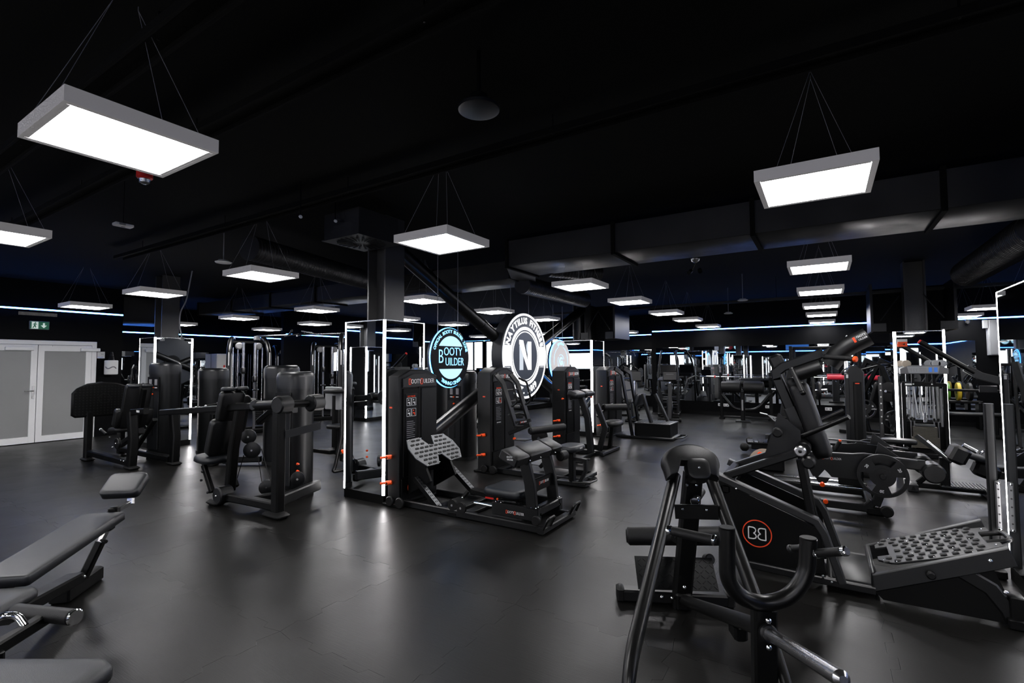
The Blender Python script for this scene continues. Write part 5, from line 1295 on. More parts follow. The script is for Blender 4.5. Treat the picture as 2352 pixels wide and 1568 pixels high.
wp = base('weight_plate', (.46, 6.20, .21), 'black cast weight plate on the horn of the low hip machine', 'weight plate')
plate_disc(wp, (.46, 6.20, .42), (0, -1, 0), .212, .045)
wp = base('weight_plate', (.42, 7.12, .21), 'black cast weight plate on the far side of the low hip machine', 'weight plate')
plate_disc(wp, (.42, 7.12, .45), (0, 1, 0), .21, .045)
mk('far_horn', G().cyl((.42, 6.97, .45), (.42, 7.18, .45), .026, 16), 'frame_satin', O)

# ---- kneeling curl with blue ribbed foot platform
K = base('kneeling_curl', (1.2, 7.8, 0), 'black kneeling leg curl with a bluish ribbed foot platform', 'leg machine')
mk('base_beam', G().beam((.88, 7.85, .05), (1.55, 7.85, .05), .07, .06), 'frame_black', K)
for x, lb in ((.86, 'l'), (1.56, 'r')):
    mk('end_foot', G().box((x, 7.80, .045), (.10, .34, .085), bev=.006), 'frame_grey', K)
    mk('foot_mark', G().prism([V((x-.022, 7.628, .02)), V((x+.022, 7.628, .02)), V((x+.008, 7.628, .07)), V((x-.008, 7.628, .07))], (0, .003, 0)), 'rubber', K)
mk('foot_platform', G().box((1.34, 7.86, .085), (.42, .34, .02), bev=.004), 'upholstery_blue', K)
for k in range(13): mk('platform_rib', G().box((1.15+k*.032, 7.86, .098), (.012, .33, .008)), 'frame_grey', K)
mk('post', G().beam((1.17, 7.75, .08), (1.17, 7.75, .42), .09, .09), 'frame_black', K)
mk('diagonal_brace', G().beam((.93, 7.85, .08), (1.15, 7.8, .32), .06), 'frame_black', K)
mk('padded_block', G().box((1.26, 7.55, .50), (.16, .30, .20), bev=.03, rot=Matrix.Rotation(R(25), 3, 'Y')), 'upholstery', K)
mk('thigh_pad', G().pad((1.36, 7.66, .46), V((.93, 0, -.3)), YA, .30, .34, .07, .06, .025), 'upholstery_blue', K, ang=60)
mk('stop_head', G().box((1.50, 7.60, .33), (.22, .20, .16), bev=.03, rot=Matrix.Rotation(R(20), 3, 'Y')), 'frame_black', K)
mk('stop_knob', G().box((1.63, 7.6, .29), (.06, .05, .08), bev=.008), 'rubber', K)
mk('grab_ring', G().tube([(1.46, 7.7, .46), (1.52, 7.7, .55), (1.60, 7.7, .48), (1.58, 7.7, .36)], .013, 10, fil=.05), 'chrome', K)
mk('rod', G().cyl((1.0, 7.6, .62), (1.2, 7.5, .42), .016, 12), 'chrome', K)
mk('slider_rail', G().beam((.92, 7.75, .66), (1.22, 7.6, .40), .035, .05), 'frame_grey', K)

# ---- tower seen from its side
Q = base('side_on_tower', (.36, 8.6, 0), 'narrow black tower seen from its side right of the squat machine', 'glute machine')
pr = [(.25, 0), (.25, 1.40), (.31, 1.51), (.40, 1.51), (.47, 1.42), (.47, 0)]
mk('tower_shell', G().prism([V((a, 8.5, b)) for a, b in pr], (0, .55, 0), bev=.012), 'frame_satin', Q)
mk('side_cover', G().box((.385, 8.497, .68), (.10, .012, 1.2), bev=.004), 'frame_black', Q)
mk('slot', G().box((.36, 8.492, .66), (.022, .006, 1.15)), 'rubber', Q)
mk('edge_column', G().box((.265, 8.49, .72), (.05, .03, 1.36), bev=.006), 'frame_satin', Q)
mk('orange_label', G().box((.385, 8.489, 1.26), (.05, .003, .014)), 'print_orange', Q)
mk('white_label', G().box((.27, 8.474, 1.36), (.025, .003, .05)), 'print_white', Q)
mk('base_plate', G().box((.36, 8.7, .03), (.5, .9, .06), bev=.01), 'frame_black', Q)
mk('rear_bench', G().pad((.85, 8.8, .42), XA, YA, .40, .26, .06, .08, .02), 'upholstery', Q, ang=60)
mk('bench_leg', G().beam((.85, 8.8, 0), (.85, 8.8, .42), .06), 'frame_black', Q)
mk('curved_tube', G().tube([(.5, 8.7, .30), (.75, 8.7, .30), (.95, 8.7, .38)], .02, 10, fil=.08), 'tube_gloss', Q)

# ---- open weight stack machine in front of the right hand column
S = base('weight_stack_machine', (1.38, 10.6, 0), 'open weight stack machine with pale header in front of the mirrored column', 'cable machine')
yS = 10.62
for x in (1.12, 1.655): mk('upright', G().beam((x, yS, .02), (x, yS, 1.20), .055, .06), 'frame_black', S)
mk('top_beam', G().beam((1.10, yS, 1.18), (1.67, yS, 1.18), .05, .06), 'frame_black', S)
mk('bottom_beam', G().beam((1.10, yS, .08), (1.67, yS, .08), .06, .09), 'frame_black', S)
mk('rear_panel', G().box((1.385, yS+.12, .33), (.52, .02, .45)), 'frame_black', S)
hdp = [(1.08, 1.36), (1.70, 1.36), (1.70, 1.45), (1.60, 1.50), (1.20, 1.50), (1.08, 1.45)]
mk('header', G().prism([V((a, yS-.08, b)) for a, b in hdp], (0, .14, 0), bev=.008), 'grey_plastic', S)
hs = mk('header_sign', G().prism([V((1.19, yS-.085, 1.375)), V((1.57, yS-.085, 1.375)), V((1.59, yS-.085, 1.485)), V((1.17, yS-.085, 1.485))], (0, .004, 0)), 'light_panel', S)
for k in range(3): mk('header_glyph', ring_band(G(), V((1.225+k*.035, yS-.088, 1.44)), XA, ZA, .008, .012, .002, 0, 300, 14).box((1.225+k*.035, yS-.087, 1.41), (.004, .002, .03)), 'print_grey', S)
for k in range(2):
    mk('header_picture', G().box((1.47+k*.07, yS-.088, 1.43), (.042, .003, .075)), 'screen_blue', S)
for k in range(4): mk('header_line', G().box((1.375, yS-.0875, 1.455-.018*k), (.09, .002, .005)), 'print_grey', S)
mk('header_bracket', G().beam((1.25, yS, 1.2), (1.25, yS, 1.4), .04), 'frame_black', S); mk('header_bracket', G().beam((1.52, yS, 1.2), (1.52, yS, 1.4), .04), 'frame_black', S)
for x in (1.17, 1.56, 1.63):
    mk('pulley_cover', G().lathe((x, yS-.06, 1.53), YA, [(0, .05), (.008, .062), (.05, .062), (.058, .05)], 22), 'tan_pad' if x < 1.3 else 'light_panel', S)
for x in (1.20, 1.245, 1.50, 1.555): mk('guide_rod', G().cyl((x, yS-.01, .12), (x, yS-.01, 1.17), .010, 10), 'steel_dull', S)
for x in (1.20, 1.245, 1.50, 1.555): mk('bumper', G().cyl((x, yS-.01, .58), (x, yS-.01, .63), .018, 12), 'rubber', S)
for k in range(2): mk('cable_link', G().tube([(1.33+k*.1, yS, 1.17), (1.37+k*.03, yS, .66)], .012, 8), 'steel_dull', S)
mk('lift_rod', G().cyl((1.385, yS-.02, .56), (1.385, yS-.02, .72), .022, 14), 'steel_bright', S)
wpl = to_mesh('stack_plate', G().box((0, 0, 0), (.36, .11, .0175), bev=.003), 'stack_plate'); wps = to_mesh('stack_plate', G().box((0, 0, 0), (.31, .11, .0175), bev=.003), 'stack_plate')
for k in range(9): mk_shared('stack_plate', wpl, S, (1.375, yS-.03, .15+k*.0195))
for k in range(9): mk_shared('stack_plate', wps, S, (1.375, yS-.03, .3255+k*.0195))
mk('top_stack_plate', G().box((1.375, yS-.03, .515), (.26, .10, .03), bev=.004), 'plate_metal', S)
mk('side_channel', G().beam((1.60, yS-.02, .5), (1.60, yS-.02, 1.12), .03, .03), 'steel_dull', S)
mk('name_tag', G().box((1.185, yS-.035, 1.185), (.09, .004, .03)), 'print_white', S); bolts(S, [V((1.25, yS-.04, 1.19)), V((1.49, yS-.04, 1.19))], .012, 'white_plastic')
g = G(); put_text(g, 'gym80', V((1.60, yS-.034, .08)), XA, ZA, .03, .0005, .001); mk('beam_lettering', g, 'print_grey', S)
mk('seat_block', G().box((1.40, yS-.14, .04), (.5, .2, .08), bev=.01), 'frame_black', S)
# reflected sheet, put onto the casing mirror as a flat piece
ps = base('poster_reflection', (1.14, 10.93, 1.88), 'reflection of an orange and white tick mark sheet, put on the mirrored column', 'poster_reflection')
mk('sheet', G().box((1.165, 10.925, 1.92), (.135, .006, .075)), 'white_plastic', ps)
mk('orange_field', G().box((1.165, 10.921, 1.87), (.135, .006, .085)), 'orange', ps)
mk('tick_mark', G().prism([V((1.11, 10.916, 1.885)), V((1.16, 10.916, 1.872)), V((1.205, 10.916, 1.885)), V((1.185, 10.916, 1.845)), V((1.18, 10.916, 1.862))], (0, .002, 0)), 'rubber', ps)

# ---- overhead lever with red tip at the right
LV = base('overhead_lever', (2.2, 10.3, 0), 'long dark overhead lever arm with red tip at the right', 'press machine')
yl = 9.9
q0, q1, q2 = ay(2113, 785, yl), ay(2238, 856, yl), ay(2300, 872, yl)
mk('lever_tube', G().tube([q0, q1], .038, 14), 'frame_black', LV); mk('red_tip', G().cyl(q0-(q1-q0).normalized()*.02, q0+(q1-q0).normalized()*.02, .034, 14, bev=.006), 'red', LV)
mk('lever_plate', G().path([q1-(q1-q0).normalized()*.12, q1+V((.06, 0, -.045)), q2+V((.0, 0, -.02))], .05, .11, side=(0, 1, 0)), 'frame_grey', LV)
mk('pivot_box', G().box(q2+V((.05, 0, -.06)), (.12, .16, .30), bev=.01), 'grey_plastic', LV)
mk('pivot_post', G().beam(V((q2.x+.08, yl, 0)), V((q2.x+.08, yl, q2.z+.02)), .10, .12), 'frame_black', LV)
mk('post_foot', G().box((q2.x+.08, yl, .03), (.5, .5, .06), bev=.01), 'frame_black', LV)
mk('plate_bracket', G().box(q2+V((-.14, .03, -.14)), (.2, .02, .1), bev=.005), 'frame_satin', LV)
# ---- bench with plates near the right wall mirror
BR = base('bench_press_station', (2.9, 13.5, 0), 'flat bench station with loaded bar near the back wall, right side', 'bench')
mk('bench_pad', G().pad((2.75, 14.0, .42), V((1, .1, 0)), V((-.1, 1, 0)), 1.1, .30, .07, .08, .025), 'upholstery', BR, ang=60)
mk('bench_leg', G().beam((2.95, 14.0, 0), (2.95, 14.0, .42), .09), 'frame_black', BR)
mk('bench_foot', G().box((2.95, 14.0, .03), (.16, .5, .06), bev=.01), 'frame_black', BR)
mk('incline_back', G().beam((3.25, 13.9, .75), (3.0, 13.9, 1.15), .10, .05), 'frame_grey', BR)
mk('back_stem', G().beam((3.3, 13.9, 0), (3.3, 13.9, .8), .08), 'frame_black', BR)
mk('bar', G().beam((2.0, 13.6, .98), (3.1, 13.6, .96), .06, .05), 'frame_black', BR)
mk('bar_stand', G().beam((3.05, 13.6, 0), (3.05, 13.6, .97), .08), 'frame_black', BR)
for k, rr in enumerate((.16, .18, .19)):
    wp = base('weight_plate', (1.98-.07*k, 13.6, .8), 'black weight plate on the bench bar, %s from the end' % ('third', 'second', 'first')[k], 'weight plate')
    mk('disc', G().lathe((1.98-.07*k, 13.6, .97), XA, [(0, .03), (0, rr), (.045, rr), (.045, .03)], 28), 'cast_iron', wp); mk('hub', G().cyl((1.97-.07*k, 13.6, .97), (2.03-.07*k, 13.6, .97), .035, 16), 'steel_bright', wp)
# ---- electrical cabinet, wall box and camera
eb = base('electric_cabinet', (3.5, YB-.12, 1.71), 'pale grey electrical cabinet high on the back wall at the right', 'cabinet')
mk('cabinet_body', G().box((3.55, YB-.09, 2.13), (.5, .18, .84), bev=.006), 'light_panel', eb)
mk('cabinet_door', G().box((3.55, YB-.185, 2.13), (.46, .012, .80), bev=.004), 'light_panel', eb); mk('door_latch', G().box((3.62, YB-.195, 2.15), (.06, .012, .02)), 'rubber', eb)
mk('junction_box', G().box((3.27, YB-.13, 2.45), (.10, .1, .2), bev=.005), 'light_panel', eb)
wb = base('wall_box', (3.62, YB-.06, 1.5), 'small white box below the electrical cabinet', 'box'); mk('case', G().box((3.6, YB-.05, 1.52), (.2, .1, .22), bev=.005), 'white_plastic', wb); mk('cable', G().tube([(3.6, YB-.05, 1.63), (3.6, YB-.05, 1.72)], .01, 6), 'cable', wb)
cm = base('wall_camera', (2.9, YB-.1, 2.55), 'small camera on the blue led line of the back wall', 'camera'); mk('body', G().box((2.95, YB-.12, 2.52), (.09, .12, .09), bev=.015), 'frame_black', cm); mk('lens', G().cyl((2.95, YB-.19, 2.5), (2.95, YB-.175, 2.5), .028, 16), 'screen', cm); mk('bracket', G().tube([(2.95, YB-.06, 2.57), (2.95, YB, 2.62)], .015, 8), 'frame_black', cm)
# ---- rack upright beside the right edge column
RU = base('rack_upright', (1.02, 5.08, 0), 'dark rack post with a perforated bright strip at the right edge', 'rack')
mk('post', G().beam((1.03, 5.05, 0), (1.03, 5.05, 1.24), .055, .055), 'frame_satin', RU)
mk('base_foot', G().box((1.0, 5.2, .03), (.12, .6, .06), bev=.008), 'frame_black', RU)
mk('perforated_strip', G().box((1.05, 5.005, .50), (.035, .02, .36), bev=.008), 'steel_dull', RU)
for k in range(5): mk('strip_hole', G().cyl((1.05, 4.998, .38+k*.06), (1.05, 4.993, .38+k*.06), .006, 8), 'rubber', RU)
bolts(RU, [V((1.05, 4.992, .665)), V((1.05, 4.992, .335))], .011, 'chrome')
mk('side_peg', G().cyl((1.0, 5.3, .84), (.92, 5.3, .89), .017, 12), 'steel_bright', RU)

# ================================================================== machines further back on the right
# tilting board machine with two wheels
SB = base('rolling_board', (-1.0, 9.6, 0), 'low machine with ribbed board and two small wheels behind the squat machine', 'glute machine')
for p in ((1710, 1026), (1723, 1012)):
    q = fz(*p, .1); mk('wheel', G().ball(q, .075, 14), 'rubber', SB)
b0, b1 = fz(1722, 1020, .12), fz(1775, 1025, .12)
mk('board', G().box(((b0+b1)/2)+V((.05, .1, .05)), (.55, .42, .03), rz=R(8), bev=.006), 'frame_satin', SB)
for k in range(6): mk('board_rib', G().box(((b0+b1)/2)+V((-.13+k*.075, .1+.01*k, .07)), (.02, .40, .012), rz=R(8)), 'frame_grey', SB)
mk('under_frame', G().box(((b0+b1)/2)+V((.1, .1, -.02)), (.5, .3, .1), bev=.01), 'frame_black', SB)
mk('side_plate', G().prism([V((-.9, 9.6, .05)), V((-.45, 9.6, .05)), V((-.4, 9.6, .55)), V((-.62, 9.6, .55)), V((-.85, 9.6, .3))], (0, .03, 0)), 'frame_black', SB)
mk('arch', G().tube([(-.75, 9.7, .3), (-.68, 9.7, .62), (-.35, 9.7, .62)], .025, 10, fil=.08), 'frame_satin', SB)
aw = base('arc_adjuster', (-.9, 8.7, 0), 'pale slotted arc plate with orange knob left of the squat machine', 'adjuster')
qc = fz(1752, 1062, .12)
mk('arc_plate', ring_band(G(), qc+V((.02, 0, 0)), XA, ZA, .12, .20, .012, 50, 165, 18), 'tan_pad', aw)
mk('arc_knob', G().cyl(qc+V((-.03, -.05, .12)), qc+V((-.03, -.01, .12)), .035, 16, bev=.008), 'orange', aw)
mk('arc_base', G().box(qc+V((.05, .05, -.02)), (.45, .16, .18), bev=.02), 'frame_black', aw)
mk('arc_handle', G().tube([qc+V((.14, 0, .08)), qc+V((.2, 0, .22)), qc+V((.28, 0, .2))], .02, 10, fil=.04), 'tube_gloss', aw)
# leaning storage post with hooks tray
hk = base('accessory_stand', (-.8, 11.5, 0), 'slanted stand with a pale hook tray behind the squat machine', 'stand')
f_ = fz(1788, 1008); mk('slanted_post', G().beam(f_, V((f_.x+.25, f_.y+.2, 1.55)), .07, .09), 'frame_black', hk)
mk('stand_foot', G().box(f_+V((-.05, 0, .05)), (.35, .3, .10), bev=.01), 'frame_grey', hk)
ta, tb = ay(1762, 952, 11.5), ay(1805, 965, 11.5)
mk('hook_tray', G().prism([ta, tb+V((.05, 0, 0)), tb+V((0, 0, -.12)), ta+V((.12, 0, -.12))], (0, .02, 0)), 'light_panel', hk)
mk('tray_tube', G().tube([ay(1745, 948, 11.48), ta], .022, 10), 'steel_bright', hk)
for k in range(2): mk('hook', ring_band(G(), ta.lerp(tb, .35+.3*k)+V((.02, -.012, -.02)), XA, ZA, .022, .034, .006, 180, 380, 10), 'rubber', hk)
# roller bench near the mirror
RB = base('roller_bench', (-2.0, 14.4, 0), 'roller bench with two black foam cylinders in front of the mirror band', 'bench')
yr = 14.40; xr = ay(1706, 930, yr).x
mk('front_post', G().beam((xr, yr, .02), (xr, yr, .82), .10, .12), 'frame_black', RB); mk('white_strip', G().box((xr+.0, yr-.062, .45), (.04, .004, .28)), 'print_grey', RB)
mk('foot', G().box((xr, yr, .025), (.36, .16, .05), bev=.01), 'frame_grey', RB)
for a, b in ((-.51, -.04), (.04, .51)): roller(RB, (xr+a, yr, .92), (xr+b, yr, .92), .15)
mk('roller_axle', G().cyl((xr-.42, yr+.2, 1.02), (xr+.42, yr+.2, 1.02), .07, 18), 'foam', RB)
mk('swing_tube', G().tube([(xr-.62, yr+.6, .70), (xr-.28, yr+.5, .28), (xr+.28, yr+.5, .28), (xr+.62, yr+.6, .75)], .04, 12, fil=.2), 'tube_gloss', RB)
mk('floor_bar', G().beam((xr-.66, yr+.6, .06), (xr+.66, yr+.6, .06), .06), 'frame_satin', RB)
for x in (xr-.62, xr+.62):
    mk('rack_post', G().beam((x, yr+.6, 0), (x, yr+.6, 1.3), .08), 'frame_black', RB); mk('post_foot', G().cyl((x, yr+.6, 0), (x, yr+.6, .05), .08, 16), 'rubber', RB)
    mk('bar_hook', G().tube([(x, yr+.52, 1.12), (x, yr+.46, 1.12), (x, yr+.46, 1.2)], .02, 8, fil=.03), 'frame_satin', RB)
bb_ = base('barbell', (xr, yr+.48, 1.16), 'long barbell with pale sleeves resting on the roller bench rack', 'barbell')
mk('shaft', G().cyl((xr-.75, yr+.48, 1.18), (xr+.75, yr+.48, 1.18), .014, 10), 'steel_bright', bb_)
for s in (-1, 1):
    c = xr+s*.75; mk('sleeve', G().cyl((c, yr+.48, 1.18), (c+s*.42, yr+.48, 1.18), .026, 14, bev=.004), 'chrome', bb_); mk('collar', G().cyl((c, yr+.48, 1.18), (c+s*.03, yr+.48, 1.18), .035, 14), 'red', bb_)
bb2 = base('barbell', (.1, 15.2, 1.16), 'barbell with pink sleeve pads resting in the rack near the mirrors', 'barbell')
mk('shaft', G().cyl((-.9, 15.0, 1.18), (1.0, 15.0, 1.18), .014, 10), 'steel_bright', bb2)
for x0, x1 in ((.05, .42), (.9, 1.2)): mk('foam_sleeve', G().cyl((x0, 15.0, 1.18), (x1, 15.0, 1.18), .06, 18, bev=.01), 'pink_red', bb2)
rk = base('squat_rack', (.1, 15.2, 0), 'black squat rack holding the pink sleeved barbell', 'rack')
for x in (-.75, .75):
    for y in (15.05, 15.7): mk('rack_post', G().beam((x, y, 0), (x, y, 2.0), .07), 'frame_black', rk)
    mk('base_beam', G().beam((x, 15.0, .04), (x, 15.75, .04), .07), 'frame_black', rk); mk('bar_hook', G().box((x, 15.0, 1.13), (.06, .12, .05), bev=.008), 'frame_satin', rk)
    mk('top_beam', G().beam((x, 15.05, 1.97), (x, 15.7, 1.97), .06), 'frame_black', rk)
mk('rear_beam', G().beam((-.75, 15.7, 1.97), (.75, 15.7, 1.97), .06), 'frame_black', rk)
# plate post and coloured bumper plates
pp = base('plate_post', (1.0, 11.8, 0), 'grey perforated post holding plates left of the right mirrored column', 'rack')
pf_ = fz(2027, 1012); pf_.z = 0
mk('post', G().beam(pf_, pf_+ZA*1.28, .07, .06), 'frame_grey', pp); mk('base_bar', G().box(pf_+V((0, .1, .03)), (.5, .4, .06), bev=.01), 'frame_black', pp)
for k in range(7): mk('post_hole', G().cyl(pf_+V((0, -.034, .35+k*.13)), pf_+V((0, -.030, .35+k*.13)), .014, 10), 'print_white', pp)
for x, z, lb in ((-.26, .62, 'upper'), (.20, .42, 'lower')):
    mk('peg', G().cyl(pf_+V((x*.3, 0, z)), pf_+V((x, -.02, z)), .022, 12), 'steel_dull', pp)
    wp = base('weight_plate', pf_+V((x, -.05, z-.2)), 'black grip plate hung on the perforated post, %s one' % lb, 'weight plate'); plate_disc(wp, pf_+V((x, -.05, z)), (.3, -1, 0), .19, .04)
br_ = base('bumper_rack', (2.55, 15.4, 0), 'low black rack holding coloured bumper plates by the mirror band', 'rack')
mk('cradle', G().beam((2.05, 15.4, .62), (3.05, 15.4, .62), .06, .06), 'frame_black', br_); mk('cradle', G().beam((2.05, 15.62, .62), (3.05, 15.62, .62), .06, .06), 'frame_black', br_)
for x in (2.1, 3.0): mk('side_frame', G().box((x, 15.51, .31), (.06, .34, .62), bev=.01), 'frame_black', br_)
for k, (cm_, nm) in enumerate((('red', 'red'), ('green', 'green'), ('yellow', 'yellow'), ('cast_iron', 'black'))):
    x = 2.22+k*.2; wp = base('bumper_plate', (x, 15.51, .65), '%s bumper plate standing in the low rack' % nm, 'weight plate')
    mk('disc', G().lathe((x, 15.51, .86), V((1, 0, 0)), [(0, .05), (0, .2), (.01, .21), (.06, .21), (.07, .2), (.07, .05)], 28), cm_, wp); mk('hub', G().cyl((x-.01, 15.51, .86), (x+.08, 15.51, .86), .05, 16), 'steel_dull', wp)
# lever machines made once, set out again
def lever_machine(name='lever_machine'):
    t = base(name, (0, 0, 0))
    for s in (-.28, .28):
        mk('side_frame', G().path([(-.65, s, .05), (-.2, s, 1.45), (.1, s, 1.6), (.45, s, .9)], .05, .08, side=(0, 1, 0)), 'frame_black', t)
        mk('base_rail', G().beam((-.8, s, .04), (.7, s, .04), .06, .07), 'frame_satin', t)
        mk('press_arm', G().tube([(-.15, s, 1.5), (.35, s*1.2, 1.35), (.55, s*1.2, 1.05)], .025, 10, fil=.12), 'tube_gloss', t)
        grip(t, (.55, s*1.2, 1.05), (.62, s*1.2, .95), .018, 'steel_bright')
        h_ = mk('weight_horn', G().cyl((-.35, s, .95), (-.35, s*1.9, .97), .024, 12), 'steel_bright', t)
        pd = mk('weight_disc', G().lathe((-.35, s*1.25, .95), YA*(1 if s > 0 else -1), [(0, .03), (0, .19), (.02, .2), (.045, .2), (.05, .16), (.05, .03)], 26), 'cast_iron', t)
    mk('seat_pad', G().pad((.35, 0, .46), XA, YA, .36, .34, .08, .08, .03), 'upholstery', t, ang=60)
    mk('back_pad', G().pad((.12, 0, .85), V((-.25, 0, .95)), YA, .62, .30, .08, .07, .03), 'upholstery', t, ang=60)
    mk('seat_post', G().beam((.35, 0, .46), (.25, 0, .05), .08), 'frame_black', t)
    mk('spine', G().beam((-.1, 0, .05), (-.05, 0, 1.45), .09), 'frame_black', t)
    mk('cross_tie', G().beam((-.6, -.28, .06), (-.6, .28, .06), .06), 'frame_black', t); mk('cross_tie', G().beam((-.05, -.28, 1.5), (-.05, .28, 1.5), .05), 'frame_black', t)
    return t
LM = lever_machine(); lmf = True
for x, y, rz, lb in ((-.55, 12.9, 100, 'plate loaded lever machine behind the back pad of the squat machine'), (2.6, 6.6, 170, 'plate loaded lever machine at the right behind the edge column'), (3.9, 9.2, 190, 'plate loaded lever machine by the right hand wall mirror'),
                     (4.2, 12.2, 200, 'plate loaded lever machine in the far right corner'), (-8.2, 12.4, 20, 'lever machine seen behind the round blue sign'), (-10.2, 10.8, -10, 'lever machine far back left of the steel column'),
                     (-6.9, 10.3, 30, 'lever machine seen behind the letter sign'), (-12.6, 12.2, 15, 'lever machine in the far left corner by the partition'), (3.4, -1.5, 60, 'lever machine behind the viewer on the right'), (-6.2, -2.6, 130, 'lever machine behind the viewer on the left'), (-1.8, -4.2, 80, 'lever machine behind the viewer in the middle'), (1.0, 13.2, 150, 'lever machine left of the bench station by the mirror band')):
    if lmf: LM.location = (x, y, 0); LM.rotation_euler = (0, 0, R(rz)); tag(LM, lb, 'press machine', 'plate loaded lever machines'); lmf = False
    else: copy_tree(LM, (x, y, 0), R(rz), label=lb, category='press machine', group='plate loaded lever machines')

# ================================================================== cardio row in front of the back mirrors
def bike():
    t = base('exercise_bike', (0, 0, 0))
    mk('front_stabiliser', G().cyl((-.27, -.42, .05), (.27, -.42, .05), .035, 14), 'frame_black', t)
    for s in (-1, 1): mk('wheel', G().cyl((s*.24, -.42, .06), (s*.30, -.42, .06), .06, 18, bev=.01), 'rubber', t)
    mk('rear_stabiliser', G().cyl((-.22, .5, .05), (.28, .5, .05), .03, 12), 'frame_black', t)
    mk('base_beam', G().beam((0, -.42, .07), (0, .5, .07), .09, .08), 'frame_satin', t)
    mk('front_column', G().path([(0, -.40, .08), (.02, -.34, .55), (.03, -.30, 1.02)], .11, .12, side=(1, 0, 0)), 'frame_grey', t)
    mk('column_neck', G().cyl((.03, -.30, .95), (.035, -.29, 1.10), .035, 14), 'chrome', t)
    mk('drive_cover', G().prism([V((-.05, -.30, .12)), V((-.05, .30, .12)), V((-.05, .36, .36)), V((-.05, .12, .62)), V((-.05, -.15, .60)), V((-.05, -.30, .34))], (.14, 0, 0), bev=.03), 'shroud', t, ang=50)
    mk('seat_tube', G().beam((.02, .25, .40), (.02, .36, .92), .06), 'frame_black', t)
    mk('saddle', G().pad((.02, .36, .92), YA, XA * -1, .28, .22, .08, .09, .035), 'upholstery', t, ang=60)
    for s, z in ((-1, .30), (1, .42)):
        mk('crank', G().beam((s*.09, .02, .36), (s*.11, .10, z), .025), 'steel_bright', t); mk('pedal', G().box((s*.18, .10, z), (.12, .09, .03), bev=.008), 'rubber', t)
        mk('bottle_holder', G().cyl((s*.10+.03, -.30, .74), (s*.10+.03, -.30, .86), .045, 14, bev=.006), 'frame_black', t)
    mk('console', G().box((.03, -.33, 1.22), (.36, .05, .26), bev=.02, rot=Matrix.Rotation(R(-15), 3, 'X')), 'screen', t)
    mk('console_bar', G().box((.03, -.362, 1.27), (.2, .004, .01)), 'print_grey', t); mk('console_bar', G().box((.03, -.358, 1.20), (.16, .004, .008)), 'print_grey', t)
    mk('handlebar', G().tube([(-.25, -.05, 1.14), (-.27, -.28, 1.10), (.03, -.33, 1.08), (.33, -.28, 1.10), (.31, -.05, 1.14)], .017, 10, fil=.06), 'tube_gloss', t)
    return t
BK = bike(); BK.location = (-3.66, 13.9, 0); BK.rotation_euler = (0, 0, R(16)); tag(BK, 'upright exercise bike with dark console in front of the mirror band', 'exercise bike', 'upright exercise bikes')
for x, y, rz, lb in ((-5.6, 16.6, 12, 'exercise bike farther back behind the step machine'), (-7.1, 16.7, 8, 'exercise bike deepest in the recess behind the column')):
    copy_tree(BK, (x, y, 0), R(rz), label=lb, category='exercise bike', group='upright exercise bikes')
def recumbent():
    t = base('recumbent_bike', (0, 0, 0))
    mk('base_beam', G().beam((0, -.8, .1), (0, .7, .1), .10, .1), 'frame_satin', t)
    for y in (-.8, .7): mk('stabiliser', G().cyl((-.28, y, .05), (.28, y, .05), .04, 12), 'frame_black', t)
    mk('drive_cover', G().prism([V((-.07, -.75, .12)), V((-.07, -.25, .12)), V((-.07, -.25, .42)), V((-.07, -.45, .62)), V((-.07, -.7, .5))], (.14, 0, 0), bev=.03), 'shroud', t, ang=50)
    mk('console_post', G().tube([(0, -.65, .5), (0, -.62, 1.1)], .04, 12), 'chrome', t)
    mk('console', G().box((0, -.6, 1.22), (.38, .06, .28), bev=.02, rot=Matrix.Rotation(R(-12), 3, 'X')), 'screen', t)
    mk('seat_pad', G().pad((0, .42, .42), XA, YA, .42, .38, .08, .09, .03), 'upholstery', t, ang=60)
    mk('net_back', G().pad((0, .62, .80), XA, V((0, .22, .97)), .44, .60, .03, .12, .012), 'mesh_net', t, ang=60)
    mk('back_frame', G().tube([(-.2, .6, .5), (-.22, .66, 1.08), (.22, .66, 1.08), (.2, .6, .5)], .018, 10, fil=.1), 'tube_gloss', t)
    for s in (-1, 1): grip(t, (s*.3, .3, .5), (s*.3, .08, .62), .018, 'grey_plastic')
    return t
RC = recumbent(); RC.location = (-4.6, 13.6, 0); RC.rotation_euler = (0, 0, R(25)); tag(RC, 'recumbent bike with a speckled net backrest behind the step machine', 'exercise bike', 'recumbent bikes')
copy_tree(RC, (-6.3, 13.4, 0), R(15), label='recumbent bike half hidden behind the far mirrored column', category='exercise bike', group='recumbent bikes')
def stepper():
    t = base('stair_climber', (0, 0, 0))
    mk('base_frame', G().box((0, 0, .06), (.6, 1.2, .10), bev=.02), 'frame_black', t)
    for s in (-1, 1):
        mk('side_arm', G().tube([(s*.28, -.5, .1), (s*.28, -.4, 1.3), (s*.22, -.3, 1.75), (s*.22, .05, 1.95)], .028, 12, fil=.25), 'tube_gloss', t)
        mk('side_cover', G().prism([V((s*.25-.02, -.5, .1)), V((s*.25-.02, .5, .1)), V((s*.25-.02, .3, .55)), V((s*.25-.02, -.4, .85))], (.04, 0, 0), bev=.01), 'shroud', t)
        mk('hand_rail', G().tube([(s*.3, -.35, 1.15), (s*.3, .25, 1.05), (s*.3, .45, .6)], .02, 10, fil=.1), 'tube_gloss', t)
    for k in range(4): mk('stair_step', G().box((0, .35-.2*k, .2+.17*k), (.44, .2, .03), bev=.005), 'frame_grey', t)
    mk('console', G().box((0, -.42, 1.38), (.46, .06, .3), bev=.02, rot=Matrix.Rotation(R(-15), 3, 'X')), 'screen', t)
    return t
